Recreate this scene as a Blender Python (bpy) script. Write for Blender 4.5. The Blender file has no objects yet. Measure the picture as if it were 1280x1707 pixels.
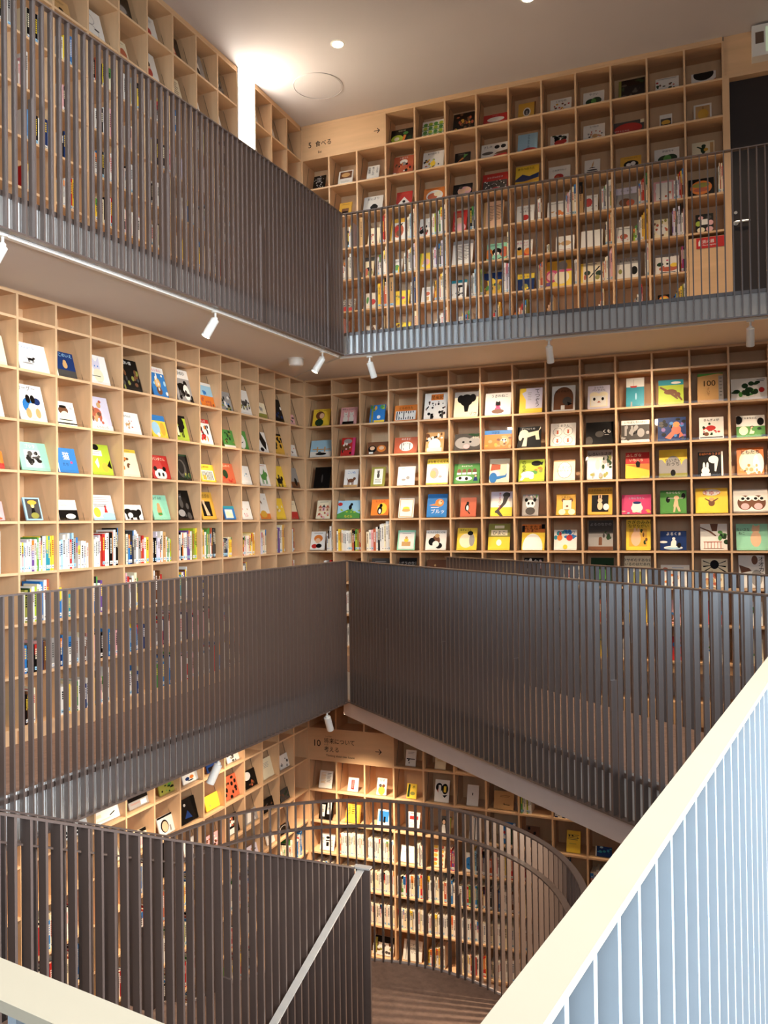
import bpy, math, random
from mathutils import Matrix, Vector, Euler
EXPOSURE = 0.8
WORLD = 0.03
LENS = 14
PANE_E = 6
WOODCOL, PAINTCOL, DAYLITCOL, DAYLITCAPCOL = '#dcb286', '#5f4e46', '#a4adb4', '#c2b59d'
def LAMPS():
    # tall glazing to one side of the viewer, a smaller glazed part behind, plus added fill
    lamp('AREA', 'window_and_fill_daylight', (3.3, 1.0, 1.0), 178, (0.83, 0.92, 1.0), 2.8, (-3.6, 2.7, -0.3), size_y=3.0, spread=85)
    lamp('AREA', 'window_and_fill_daylight', (0.9, -3.0, 1.1), 9, (0.72, 0.87, 1.0), 2.4, (0.2, 2.0, -1.0), size_y=2.4, spread=40)
    lamp('AREA', 'window_and_fill_daylight', (5.3, 6.2, 0.3), 22, (0.66, 0.84, 1.0), 2.4, (0.2, 4.4, -0.9), size_y=2.4, spread=60)
    lamp('AREA', 'window_and_fill_daylight', (-3.0, -0.6, 3.3), 14, (0.62, 0.82, 1.0), 0.9, (-3.62, 4.5, 2.5), size_y=1.2, spread=35)  # added bluish area, no window there; brightens the topmost side railing
    lamp('AREA', 'window_and_fill_daylight', (0.5, -3.4, 2.2), 85, (0.78, 0.89, 1.0), 4.0, (-1.0, 7.6, 1.8), size_y=3.0)  # added frontal fill, not a window; lifts the slab edge and end wall
    # ceiling downlights of the hall: two with fixtures, the others added out of view
    for x, y in ((-3.328, 7.335), (-1.427, 7.356), (0.5, 7.36), (-3.3, 4.6), (-1.3, 4.6), (-2.6, 2.0), (0.9, 4.7)):
        lamp('SPOT', 'downlight_and_fill_beam', (x, y, 4.74), 95, WARM, .05, (x, y, 0), 110, 1.0)
    lamp('POINT', 'slot_light', (-4.50, 7.47, 4.40), 17, (1, .95, .87), .05)
    # added beams without fixtures under both galleries, to brighten the shelves
    for y in (6.4, 4.6, 3.0):
        lamp('SPOT', 'soffit_fill', (-3.75, y, 1.68), 22, WARM, .05, (-4.5, y, -.1), 130, 1.0)
    for x in (-2.2, -.5, 1.3):
        lamp('SPOT', 'soffit_fill', (x, 8.0, 1.68), 65, WARM, .05, (x, 8.7, -.3), 130, 1.0)
    for y in (6.9, 5.6, 4.3):
        lamp('SPOT', 'lower_fill', (-3.95, y, -1.88), 55, WARM, .05, (-4.5, y, -4.0), 110, 1.0)
    for x in (-3.7, -3.0, -2.4):
        lamp('SPOT', 'lower_fill', (x, 7.75, -1.9), 330, WARM, .05, (x, 8.7, -4.9), 66, .8)
    lamp('SPOT', 'landing_beam', (0.5, 5.7, -2.10), 200, WARM, .035, (-1.8, 5.0, -3.3), 100, .8)
SPOTS_DATA = [
 ((-3.765, 3.563, 1.695), (-4.5, 3.0, -.2), ('white tubular spotlight under the topmost side gallery, cut by the picture edge', 35)),
 ((-3.605, 5.521, 1.695), (-4.45, 4.9, -.2), ('white tubular spotlight under the topmost side gallery, above the white cat book', 40)),
 ((-3.500, 7.254, 1.695), (-4.45, 6.7, -.2), ('white tubular spotlight next to the round detector', 45)),
 ((-3.167, 7.67, 1.695), (-2.95, 8.7, -.2), ('white tubular spotlight just past the gallery corner, above the end wall books', 60)),
 ((-1.341, 7.67, 1.695), (-1.33, 8.7, -.2), ('white tubular spotlight under the end wall gallery, above the brown bear book', 60)),
 ((0.388, 7.67, 1.695), (0.40, 8.7, -.2), ('white tubular spotlight under the end wall gallery, above the wide leaf book', 50)),
 ((-3.645, 5.56, -1.852), (-4.45, 4.8, -4.2), ('white tilted spotlight under the middle side gallery, beside the yellow book', 45)),
 ((-3.50, 7.26, -1.852), (-3.5, 8.7, -4.6), ('white spotlight under the bridge corner, above the future sign', 45)),
]

C = bpy.context.scene.collection
SC = bpy.context.scene
PI = math.pi
E0 = 5.06                       # eye height above the lowest floor; z below is measured from the eye

# ------------------------------------------------------------------ camera
F_PX = 1355.3
YAW, PITCH, ROLL = 0.376264, 0.012384, -0.013075
fw = Vector((-math.sin(YAW) * math.cos(PITCH), math.cos(YAW) * math.cos(PITCH), math.sin(PITCH)))
rt0 = Vector((math.cos(YAW), math.sin(YAW), 0))
up0 = rt0.cross(fw)
rt = math.cos(ROLL) * rt0 + math.sin(ROLL) * up0
up = -math.sin(ROLL) * rt0 + math.cos(ROLL) * up0
cam = bpy.data.cameras.new('camera')
cam.sensor_fit = 'HORIZONTAL'
cam.sensor_width = 36
cam.lens = F_PX * 36 / 1280
cam.clip_start = 0.02
co = bpy.data.objects.new('camera', cam)
C.objects.link(co)
m3 = Matrix((rt, up, -fw)).transposed()
co.matrix_world = Matrix.Translation((0, 0, E0)) @ m3.to_4x4()
SC.camera = co
SC.view_settings.view_transform = 'Standard'
SC.view_settings.look = 'None'
SC.view_settings.gamma = 1
SC.view_settings.use_curve_mapping = False
SC.view_settings.exposure = EXPOSURE
SC.cycles.max_bounces = 6
SC.cycles.diffuse_bounces = 4
SC.cycles.transparent_max_bounces = 24
SC.cycles.caustics_reflective = False
SC.cycles.caustics_refractive = False
SC.cycles.sample_clamp_indirect = 4

# ------------------------------------------------------------------ world (daylight through the glazed side behind the viewer)
wd = bpy.data.worlds.new('world')
SC.world = wd
wd.use_nodes = True
bg = wd.node_tree.nodes['Background']
bg.inputs[0].default_value = (0.70, 0.86, 1.0, 1)
bg.inputs[1].default_value = WORLD

def zed(p):
    return Vector((p[0], p[1], p[2] + E0))

def lamp(kind, name, p, energy, color, size=0.1, target=None, angle=70, blend=0.6, size_y=None, spread=180):
    l = bpy.data.lights.new(name, kind)
    l.energy = energy
    l.color = color
    if kind == 'SPOT':
        l.spot_size = math.radians(angle)
        l.spot_blend = blend
        l.shadow_soft_size = size
    elif kind == 'AREA':
        l.shape = 'RECTANGLE' if size_y else 'DISK'
        l.size = size
        l.spread = math.radians(spread)
        if size_y:
            l.size_y = size_y
    else:
        l.shadow_soft_size = size
    o = bpy.data.objects.new(name, l)
    C.objects.link(o)
    o.location = zed(p)
    if target is not None:
        d = zed(target) - zed(p)
        o.rotation_euler = d.to_track_quat('-Z', 'Y').to_euler()
    return o

WARM = (1.0, 0.81, 0.60)
LAMPS()

# ------------------------------------------------------------------ materials
def lin(h):
    if isinstance(h, str):
        h = h.lstrip('#')
        v = [int(h[i:i + 2], 16) / 255 for i in (0, 2, 4)]
        return tuple(((x + 0.055) / 1.055) ** 2.4 if x > 0.04045 else x / 12.92 for x in v)
    return h

def mat(name, col, rough=0.5, spec=0.5, noise=0.0, scale=8, stretch=(1, 1, 1), metal=0, emit=0, bump=0):
    m = bpy.data.materials.new(name)
    m.use_nodes = True
    nt = m.node_tree
    b = nt.nodes['Principled BSDF']
    c = lin(col)
    b.inputs['Base Color'].default_value = (*c, 1)
    b.inputs['Roughness'].default_value = rough
    b.inputs['Specular IOR Level'].default_value = spec
    b.inputs['Metallic'].default_value = metal
    if emit:
        b.inputs['Emission Color'].default_value = (*c, 1)
        b.inputs['Emission Strength'].default_value = emit
    if noise or bump:
        tc = nt.nodes.new('ShaderNodeTexCoord')
        mp = nt.nodes.new('ShaderNodeMapping')
        mp.inputs['Scale'].default_value = stretch
        nz = nt.nodes.new('ShaderNodeTexNoise')
        nz.inputs['Scale'].default_value = scale
        nz.inputs['Detail'].default_value = 5
        nt.links.new(tc.outputs['Object'], mp.inputs['Vector'])
        nt.links.new(mp.outputs['Vector'], nz.inputs['Vector'])
    if noise:
        mx = nt.nodes.new('ShaderNodeMix')
        mx.data_type = 'RGBA'
        mx.inputs[6].default_value = (*[x * (1 - noise) for x in c], 1)
        mx.inputs[7].default_value = (*[min(1, x * (1 + noise)) for x in c], 1)
        nt.links.new(nz.outputs['Fac'], mx.inputs[0])
        nt.links.new(mx.outputs[2], b.inputs['Base Color'])
    if bump:
        bp = nt.nodes.new('ShaderNodeBump')
        bp.inputs['Strength'].default_value = bump
        bp.inputs['Distance'].default_value = 0.01
        nt.links.new(nz.outputs['Fac'], bp.inputs['Height'])
        nt.links.new(bp.outputs['Normal'], b.inputs['Normal'])
    return m

WOOD = mat('birch_plywood', WOODCOL, 0.45, 0.4, 0.14, 3.0, (6, 6, 0.8))
WOODH = mat('birch_plywood_boards', WOODCOL, 0.45, 0.4, 0.14, 3.0, (0.8, 0.8, 6))
WOODBACK = mat('birch_plywood_backing', WOODCOL, 0.5, 0.3, 0.16, 2.5, (5, 5, 0.7))
SIGNWOOD = mat('sign_plywood', WOODCOL, 0.5, 0.3, 0.16, 2.5, (0.7, 0.7, 6))
PAINT = mat('taupe_metal_paint', PAINTCOL, 0.36, 0.9, 0.06, 40)
PAINT.node_tree.nodes['Principled BSDF'].inputs['Coat Weight'].default_value = 0.35
PAINT.node_tree.nodes['Principled BSDF'].inputs['Coat Roughness'].default_value = 0.3
PAINT_DAYLIT = mat('baked_daylight_paint', DAYLITCOL, 0.45, 0.4, 0.04, 30)  # railing paint lightened and cooled: daylight put into the near guard's colour
CAP_DAYLIT = mat('baked_daylight_cap', DAYLITCAPCOL, 0.5, 0.3, 0.03, 12)  # near guard's top rail, its daylight put into the cream colour
PLASTER = mat('white_plaster', '#d9d2cb', 0.8, 0.2, 0.03, 6)
FASCIA = mat('fascia_paint', '#eeebe6', 0.6, 0.3, 0.03, 6)
CEILM = mat('ceiling_plaster', '#cdc4c0', 0.85, 0.2, 0.04, 2)
SOFFIT = mat('soffit_plaster', '#ddd5cd', 0.85, 0.2, 0.03, 3)
RAILCAP_LIT = mat('baked_toplight_cap', '#c6bfb6', 0.45, 0.4, 0.04, 14)  # railing paint lightened: light from above put into the cap colour
CARPET = mat('brown_carpet', '#8c7264', 0.95, 0.1, 0.35, 26, (1, 1, 1), bump=0.4)
BEAMM = mat('beam_paint', '#cdbbb0', 0.7, 0.3, 0.05, 8)
DARKDOOR = mat('dark_door_laminate', '#2c221e', 0.45, 0.4, 0.08, 10)
WHITEMETAL = mat('white_powder_coat', '#ece6db', 0.4, 0.5, 0.02, 20)
STEEL = mat('brushed_steel', '#d8d4cc', 0.3, 0.5, 0.03, 20, metal=0.6)
INK = mat('sign_ink', '#1b1512', 0.6, 0.2, 0.02, 20)
REDSIGN = mat('red_sign', '#c3271f', 0.4, 0.4, 0.03, 20)
WHITEINK = mat('white_sign_ink', '#f3ece2', 0.5, 0.3, 0.02, 20)
PAGES = mat('book_pages', '#e9dcc0', 0.8, 0.2, 0.1, 120, (0.2, 1, 1))
GLOW = mat('lamp_lens', '#fff2d8', emit=LENS)
PANE = mat('frosted_pane', '#fff4de', emit=PANE_E)
EXITGREEN = mat('exit_face', '#b9c7a8', emit=0.25)
DARKGLASS = mat('dark_plastic', '#6d5646', 0.3)

ACR = bpy.data.materials.new('clear_acrylic')
ACR.use_nodes = True
nt = ACR.node_tree
nt.nodes.clear()
out = nt.nodes.new('ShaderNodeOutputMaterial')
mix = nt.nodes.new('ShaderNodeMixShader')
tr = nt.nodes.new('ShaderNodeBsdfTransparent')
tr.inputs[0].default_value = (0.97, 0.97, 0.97, 1)
gl = nt.nodes.new('ShaderNodeBsdfGlossy')
gl.inputs['Roughness'].default_value = 0.04
gl.inputs['Color'].default_value = (.75, .75, .75, 1)
fr = nt.nodes.new('ShaderNodeFresnel')
fr.inputs[0].default_value = 1.45
geo = nt.nodes.new('ShaderNodeNewGeometry')
front = nt.nodes.new('ShaderNodeMath')
front.operation = 'SUBTRACT'
front.inputs[0].default_value = 1.0
nt.links.new(geo.outputs['Backfacing'], front.inputs[1])
mul = nt.nodes.new('ShaderNodeMath')
mul.operation = 'MULTIPLY'
nt.links.new(fr.outputs[0], mul.inputs[0])
nt.links.new(front.outputs[0], mul.inputs[1])
nt.links.new(mul.outputs[0], mix.inputs[0])
nt.links.new(tr.outputs[0], mix.inputs[1])
nt.links.new(gl.outputs[0], mix.inputs[2])
nt.links.new(mix.outputs[0], out.inputs[0])

COL = dict(k='#0f0b09', w='#e9e2d6', c='#efdfba', y='#f0c93c', o='#dd7a2c', r='#bb2a24', p='#e3a9a6', m='#c93b6b', b='#2b74b4',
           n='#1c3160', l='#9fc6d8', t='#2e8c9b', g='#4f8c3d', d='#243c22', e='#a9bb33', u='#6f4b88', s='#9b948d', h='#4b4540',
           a='#c99b62', i='#6d4124', f='#e8b890', v='#d6cdd8', z='#96d2ae', j='#dba63a', q='#bb5b3b', x='#8f8a3c', W='#f0eadf')
ACREDGE = mat('acrylic_edge', '#7d634a', 0.3, 0.5)
_cm = {}
def cmat(c):
    if c not in _cm:
        _cm[c] = mat('cover_' + COL[c].lstrip('#'), COL[c], 0.45, 0.12 if c in 'kndh' else 0.28, 0.05, 30)
    return _cm[c]

# ------------------------------------------------------------------ mesh builder
class MB:
    def __init__(s):
        s.v, s.f, s.mi, s.mats = [], [], [], []
    def m(s, mt):
        if mt not in s.mats:
            s.mats.append(mt)
        return s.mats.index(mt)
    def poly(s, pts, mt):
        n = len(s.v)
        s.v += [tuple(p) for p in pts]
        s.f.append(tuple(range(n, n + len(pts))))
        s.mi.append(s.m(mt))
    def hexa(s, a, mt, side=None):
        """eight corners: bottom ring a[0:4] counter-clockwise from above, top ring a[4:8]"""
        n = len(s.v)
        s.v += [tuple(p) for p in a]
        k = s.m(mt)
        for q in ((3, 2, 1, 0), (4, 5, 6, 7), (0, 1, 5, 4), (1, 2, 6, 5), (2, 3, 7, 6), (3, 0, 4, 7)):
            s.f.append(tuple(n + i for i in q))
            s.mi.append(k)
    def box(s, x0, y0, z0, x1, y1, z1, mt):
        s.hexa([(x0, y0, z0), (x1, y0, z0), (x1, y1, z0), (x0, y1, z0), (x0, y0, z1), (x1, y0, z1), (x1, y1, z1), (x0, y1, z1)], mt)
    def prism(s, pts, z0, z1, mt, side=None):
        """plan polygon (counter-clockwise) extruded"""
        n = len(pts)
        s.poly([(p[0], p[1], z0) for p in reversed(pts)], mt)
        s.poly([(p[0], p[1], z1) for p in pts], mt)
        for i in range(n):
            a, b = pts[i], pts[(i + 1) % n]
            s.poly([(a[0], a[1], z0), (b[0], b[1], z0), (b[0], b[1], z1), (a[0], a[1], z1)], side or mt)
    def sweep(s, path, w, t, mt, off=0.0):
        """flat bar of width w (level) and thickness t (down from the path) along 3D points"""
        L = len(path)
        rings = []
        for i, p in enumerate(path):
            a, b = path[max(0, i - 1)], path[min(L - 1, i + 1)]
            d = Vector((b[0] - a[0], b[1] - a[1], 0)).normalized()
            q = Vector((-d.y, d.x, 0))
            c = Vector(p) + q * off
            rings.append([c + q * w / 2, c - q * w / 2, c - q * w / 2 - Vector((0, 0, t)), c + q * w / 2 - Vector((0, 0, t))])
        n = len(s.v)
        for r in rings:
            s.v += [tuple(x) for x in r]
        k = s.m(mt)
        for i in range(L - 1):
            for j in range(4):
                s.f.append((n + 4 * i + j, n + 4 * i + (j + 1) % 4, n + 4 * i + 4 + (j + 1) % 4, n + 4 * i + 4 + j))
                s.mi.append(k)
        s.f.append((n, n + 3, n + 2, n + 1)); s.mi.append(k)
        e = n + 4 * (L - 1)
        s.f.append((e, e + 1, e + 2, e + 3)); s.mi.append(k)
    def lathe(s, prof, n, mt, M=None):
        """profile of (radius, z) turned about z; M places it"""
        M = M or Matrix.Identity(4)
        b = len(s.v)
        for r, z in prof:
            for i in range(n):
                a = 2 * PI * i / n
                s.v.append(tuple(M @ Vector((r * math.cos(a), r * math.sin(a), z))))
        k = s.m(mt)
        for j in range(len(prof) - 1):
            for i in range(n):
                s.f.append((b + j * n + i, b + j * n + (i + 1) % n, b + (j + 1) * n + (i + 1) % n, b + (j + 1) * n + i))
                s.mi.append(k)
        s.f.append(tuple(b + i for i in reversed(range(n)))); s.mi.append(k)
        e = b + (len(prof) - 1) * n
        s.f.append(tuple(e + i for i in range(n))); s.mi.append(k)
    def mesh(s, name):
        me = bpy.data.meshes.new(name)
        me.from_pydata(s.v, [], s.f)
        for mt in s.mats:
            me.materials.append(mt)
        me.polygons.foreach_set('material_index', s.mi)
        me.update()
        return me
    def obj(s, name, parent=None, M=None):
        """vertices are in the parent's space, or for a top-level object in eye space (z from the eye)"""
        o = bpy.data.objects.new(name, s.mesh(name))
        C.objects.link(o)
        if parent is not None:
            o.parent = parent
        elif M is not None:
            o.matrix_world = Matrix.Translation((0, 0, E0)) @ M
        else:
            o.location = (0, 0, E0)
        return o

def tag(o, label=None, cat=None, group=None, kind=None):
    if label: o['label'] = label
    if cat: o['category'] = cat
    if group: o['group'] = group
    if kind: o['kind'] = kind
    return o

def thing(name, p, label, cat, group=None, rz=0):
    o = bpy.data.objects.new(name, None)
    o.empty_display_size = 0.1
    C.objects.link(o)
    o.location = zed(p)
    o.rotation_euler = (0, 0, rz)
    return tag(o, label, cat, group)

def struct(name, mb):
    return tag(mb.obj(name), kind='structure')

_tc = {}
def glyphs(s):
    if s not in _tc:
        c = bpy.data.curves.new('lettering', 'FONT')
        c.body = s
        c.align_x = 'CENTER'
        c.resolution_u = 3
        c.offset = 0.004
        o = bpy.data.objects.new('lettering', c)
        C.objects.link(o)
        bpy.context.view_layer.update()
        ev = o.evaluated_get(bpy.context.evaluated_depsgraph_get())
        me = ev.to_mesh()
        _tc[s] = ([(v.co.x, v.co.y) for v in me.vertices], [tuple(p.vertices) for p in me.polygons])
        ev.to_mesh_clear()
        bpy.data.objects.remove(o)
        bpy.data.curves.remove(c)
    return _tc[s]

def put_text(mb, s, x, z, size, y, mt, clamp=None):
    """writing in the local xz plane, facing -y, centred on x, baseline z"""
    vs, fs = glyphs(s)
    n = len(mb.v)
    for a, b in vs:
        px, pz = x + a * size, z + b * size
        if clamp:
            px = min(max(px, clamp[0]), clamp[1]); pz = min(max(pz, clamp[2]), clamp[3])
        mb.v.append((px, y, pz))
    k = mb.m(mt)
    for f in fs:
        mb.f.append(tuple(n + i for i in f)); mb.mi.append(k)

# ------------------------------------------------------------------ plan of the place
D = 8.702                      # front of the end wall's shelving
X0 = -4.4436
PITCHW = 0.36
BD = 0.33                      # shelf depth
TH = 0.019
def xa(y):
    d = max(0.0, D - y)
    return -4.450 - 0.0085 * d * d
NB = [(X0 + PITCHW * i, D) for i in range(17)]                       # dividers of the end wall
NA = [(xa(8.702 - 0.3515 * k), 8.702 - 0.3515 * k) for k in range(18)]   # dividers of the side wall from the corner
ROWS = {'M': [1.695, 1.514, 1.143, 0.772, 0.401, 0.031, -0.340, -0.711, -1.082, -1.453],
        'U': [4.725, 4.355, 3.985, 3.613, 3.220, 2.848, 2.475, 2.090],
        'L': [-2.075, -2.440, -2.805, -3.172, -3.540, -3.905, -4.275, -4.650, -5.015]}
FLOORZ = {'M': -1.56, 'U': 1.94, 'L': -5.06}
CEIL = 4.77
SLAB_U, SLAB_M, CEIL_L = 1.71, -1.85, -2.03
def a2(y):
    d = 7.60 - y
    return -3.425 - 0.05 * d - 0.006 * d * d
def a1(y):
    d = 7.65 - y
    return -3.455 - 0.05 * d - 0.006 * d * d

# ------------------------------------------------------------------ floors, slabs, ceilings, walls
m = MB(); m.box(-6, -5, -5.26, 6, 9.2, -5.06, CARPET); struct('floor_lower', m)
m = MB(); m.box(-6, -5, CEIL, 6, 9.2, CEIL + 0.2, CEILM); struct('ceiling', m)
ys = [7.60 - 0.4 * i for i in range(20)]
inner = [(a2(y) - 0.05, y) for y in ys]
m = MB()
pl = [(-5.2, 9.08)] + [(-5.2, ys[-1])] + [p for p in reversed(inner)]
m.prism(pl, SLAB_U, 1.94, SOFFIT, FASCIA)
m.prism([(a2(7.60) - 0.05, 7.65), (4.5, 7.65), (4.5, 9.08), (-5.2, 9.08)][::1], SLAB_U, 1.94, SOFFIT, FASCIA)
struct('floor_upper', m)
# middle storey: side gallery, corner and bridge, viewer's landing
DB = Vector((0.7655, -0.6434, 0)); NBR = Vector((0.6434, 0.7655, 0))
B1 = Vector((-3.435, 7.665, 0))
def bridge(s, off):
    p = B1 + DB * s + NBR * off
    return (p.x, p.y)
ys1 = [7.65 - 0.4 * i for i in range(20)]
m = MB()
m.prism([(-5.2, 9.08), (-5.2, ys1[-1])] + [(a1(y) - 0.05, y) for y in reversed(ys1)], SLAB_M, -1.56, CARPET, FASCIA)
m.prism([(-5.2, 9.08), bridge(0, 0.05), bridge(6.4, 0.05), bridge(6.4, 1.19), bridge(-0.1, 1.19), (-2.75, 9.08)], SLAB_M, -1.56, CARPET, FASCIA)
m.prism([(-0.15, 0.45), (-0.15, -5), (6, -5), (6, 4.5), (2.6, 3.5), (1.4, 3.62), (0.53, 4.36)], SLAB_M, -1.56, CARPET, FASCIA)
m.prism([(-6, -5), (-0.15, -5), (-0.15, 0.45), (-0.62, 0.51), (-2.05, 0.70), (-6, 0.70)], SLAB_M, -1.56, CARPET, FASCIA)
struct('floor_middle', m)
m = MB()
m.prism([bridge(-0.25, 0.05), bridge(6.4, 0.05), bridge(6.4, 1.15), bridge(-0.1, 1.15)], CEIL_L, SLAB_M - 0.002, BEAMM)
struct('ceiling_lower', m)
m = MB(); m.box(-6, D + BD + 0.03, -5.06, 6, D + BD + 0.2, CEIL, PLASTER); struct('wall_end', m)
m = MB()
n = len(NA)
m.prism([(x - BD - 0.2, y) for x, y in NA] + [(x - BD - 0.03, y) for x, y in reversed(NA)], -5.06, CEIL, PLASTER)
m.prism([(-4.98, 8.70), (-4.80, 8.70), (-4.80, 9.3), (-4.98, 9.3)], -5.06, CEIL, PLASTER)
struct('wall_side', m)
m = MB(); m.box(5.6, -5, -5.06, 5.8, 9.2, CEIL, PLASTER); struct('wall_opposite', m)
# dark steel kerbs along the slab edges, where the balusters are bolted on
def kerb(name, path, z0, z1, t=0.012):
    m = MB()
    m.sweep([(x, y, z1) for x, y in path], t, z1 - z0, PAINT)
    return struct(name, m)
kerb('trim_1', [(a2(y) - 0.044, y) for y in ys if y > 0.5] , 1.925, 1.955)
kerb('trim_2', [(-3.47, 7.644), (4.4, 7.644)], 1.925, 1.955)
kerb('trim_3', [(a1(y) - 0.044, y) for y in ys1 if y > 0.8], -1.606, -1.576)
kerb('trim_4', [bridge(0.0, 0.044), bridge(5.0, 0.044)], -1.606, -1.576)
kerb('trim_5', [bridge(-0.1, 1.196), bridge(4.6, 1.196)], -1.606, -1.576)
# white light slots in the gallery soffits, close to the edge
def soffit_trim(name, path, z):
    m = MB(); m.sweep([(x, y, z) for x, y in path], 0.035, 0.012, WHITEMETAL); return struct(name, m)
soffit_trim('trim_6', [(a2(y) - 0.075, y) for y in ys if y > 0.5], SLAB_U)
soffit_trim('trim_7', [(-3.5, 7.68), (4.4, 7.68)], SLAB_U)

# ------------------------------------------------------------------ railings
STEP = 0.065
def resample(path, step):
    out = []; acc = 0.0; nxt = step * 0.5
    for a, b in zip(path[:-1], path[1:]):
        a, b = Vector(a), Vector(b)
        L = math.hypot(b.x - a.x, b.y - a.y)
        while nxt <= acc + L:
            t = (nxt - acc) / L
            out.append((a.lerp(b, t), math.atan2(b.y - a.y, b.x - a.x)))
            nxt += step
        acc += L
    return out

def railing(name, path, h, label, paint=PAINT, cap=None, capw=0.042, group='slatted metal railings', step=STEP, bottom=True, stiff=18, stiff_side=1, bar=(0.011, 0.038), mid=None, first=3):
    """path: 3D points of the rail top (eye space); balusters hang h down from it"""
    p0 = Vector(path[0])
    base = (p0.x, p0.y, p0.z - h)
    t = thing(name, base, label, 'railing', group)
    loc = [tuple(Vector(p) - Vector(base)) for p in path]
    m = MB(); m.sweep(loc, capw, 0.010, cap or paint); m.obj('top_rail', t)
    if bottom:
        m = MB(); m.sweep([(x, y, z - h + 0.012) for x, y, z in loc], bar[1] + 0.004, 0.012, paint); m.obj('bottom_rail', t)
    m = MB()
    m.box(-bar[0] / 2, -bar[1] / 2, -h + 0.002, bar[0] / 2, bar[1] / 2, -0.009, paint)
    me = m.mesh('baluster')
    st = None
    for i, (p, a) in enumerate(resample(loc, step)):
        o = bpy.data.objects.new('baluster', me)
        C.objects.link(o); o.parent = t
        o.location = p; o.rotation_euler = (0, 0, a)
        if stiff and i % stiff == first:
            if st is None:
                m = MB(); m.box(0.005, -bar[1] / 2 - 0.004, -h + 0.012, 0.017, bar[1] / 2 + 0.012 * stiff_side, -h * 0.42, paint)
                st = m.mesh('stiffener_post')
            o = bpy.data.objects.new('stiffener_post', st)
            C.objects.link(o); o.parent = t
            o.location = p; o.rotation_euler = (0, 0, a)
    if mid:
        m = MB(); m.sweep([(x, y, z - mid[0]) for x, y, z in loc], capw, 0.010, paint, off=mid[1]); m.obj('handrail', t)
    return t

H = 1.46
yy = [7.60 - 0.2 * i for i in range(30)]
railing('gallery_railing', [(a2(y), y, 3.17) for y in yy], H, 'dark slatted railing of the topmost gallery, along the side wall, under the ceiling', first=5)
railing('gallery_railing', [(-3.41, 7.60, 3.17), (1.6, 7.60, 3.17)], H, 'thin-looking slatted railing of the topmost gallery, along the end wall before the food books', first=2, stiff=21)
yy = [7.65 - 0.2 * i for i in range(29)]
railing('gallery_railing', [(a1(y), y, -0.39) for y in yy], H, 'dark slatted railing of the middle gallery, along the side wall above the stair', first=19)
railing('bridge_railing', [(*bridge(0.02, 0), -0.39), (*bridge(5.0, 0), -0.39)], H, 'dark slatted railing on the near edge of the diagonal bridge', first=12, stiff=15)
railing('bridge_railing', [(*bridge(-0.06, 1.24), -0.39), (*bridge(4.6, 1.24), -0.39)], H, 'far slatted railing of the diagonal bridge, only its upper edge showing', first=6)
# half-round landing and its stairs
CX, CY, RR = -2.014, 4.3225, 1.394
ZL, ZT = -3.29, -2.088
ang0, ang1 = math.atan2(4.567 - CY, -3.382 - CX), math.radians(-6)
arc = [(CX + RR * math.cos(ang0 + (ang1 - ang0) * i / 48), CY + RR * math.sin(ang0 + (ang1 - ang0) * i / 48), ZT) for i in range(49)]
railing('landing_railing', arc, H, 'half-round slatted railing with a lower handrail, around the dark carpeted landing', mid=(0.165, -0.075), first=4, stiff=30)
NEW = Vector((-2.0166, 4.533, ZT))
SD = Vector((-0.1085, -0.9941, 0)); SL = 0.457
def run(p, s, dz=0.0, side=0.0, slope=SL):
    q = Vector((SD.y, -SD.x, 0))     # to the side wall
    v = Vector(p) + SD * s + Vector((0, 0, slope * s + dz)) + q * side
    return tuple(v)
railing('stair_railing', [run((-3.382, 4.567, ZT), 3.9 * i / 6) for i in range(7)], H, 'slatted stair railing with lower handrail, climbing next to the side wall bookcase', mid=(0.165, 0.07))
railing('stair_railing', [run(NEW, 0.0 + 3.7 * i / 6) for i in range(7)], H, 'wide slatted stair railing between the flights, rising from the newel post', first=3, stiff=15)
t = railing('stair_railing', [run(NEW, 3.7 * i / 6, 0.0, -0.05, -0.47) for i in range(7)], 1.40, 'descending slatted stair railing with toplight painted on its sloping rail beneath the middle storey', cap=RAILCAP_LIT, first=9)
m = MB()
q = run(NEW, -0.02, 0, -0.02)
bz = NEW.z - 1.40
m.box(-0.035, -0.005, -0.02, 0.055, 0.012, 1.40, PAINT); m.box(-0.045, -0.02, 1.402, 0.06, 0.025, 1.412, RAILCAP_LIT)
m.obj('newel_post', t)
# landing slab and flights
def flight(m, sx0, sx1, z, up, nst=10, tread=0.378, ris=0.173):
    for i in range(nst):
        s0, s1 = i * tread, (i + 1) * tread
        zt = z + (ris * (i + 1) if up else -ris * (i + 1))
        a = [run((NEW.x, CY + 0.0, 0), s, 0, sd, 0) for s, sd in ((s0, sx0), (s1, sx0), (s1, sx1), (s0, sx1))]
        zb = zt - 0.20
        pts = [(p[0], p[1]) for p in a]
        ar = sum(pts[i][0] * pts[(i + 1) % 4][1] - pts[(i + 1) % 4][0] * pts[i][1] for i in range(4))
        if ar < 0: pts.reverse()
        m.prism(pts, zb, zt, CARPET, PAINT)
m = MB()
half = [(CX + RR * math.cos(PI * i / 40), CY + RR * math.sin(PI * i / 40)) for i in range(41)]
m.prism(half, ZL - 0.16, ZL, CARPET, PAINT)
struct('floor_landing', m)
m = MB(); flight(m, 0.05, 1.33, ZL, True); struct('stairs_upper_flight', m)
m = MB(); flight(m, -0.08, -1.36, ZL, False); struct('stairs_lower_flight', m)
m = MB()
m.sweep([(CX + (RR + 0.004) * math.cos(PI * i / 40), CY + (RR + 0.004) * math.sin(PI * i / 40), ZL + 0.012) for i in range(41)], 0.014, 0.17, BEAMM)
struct('trim_8', m)
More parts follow.
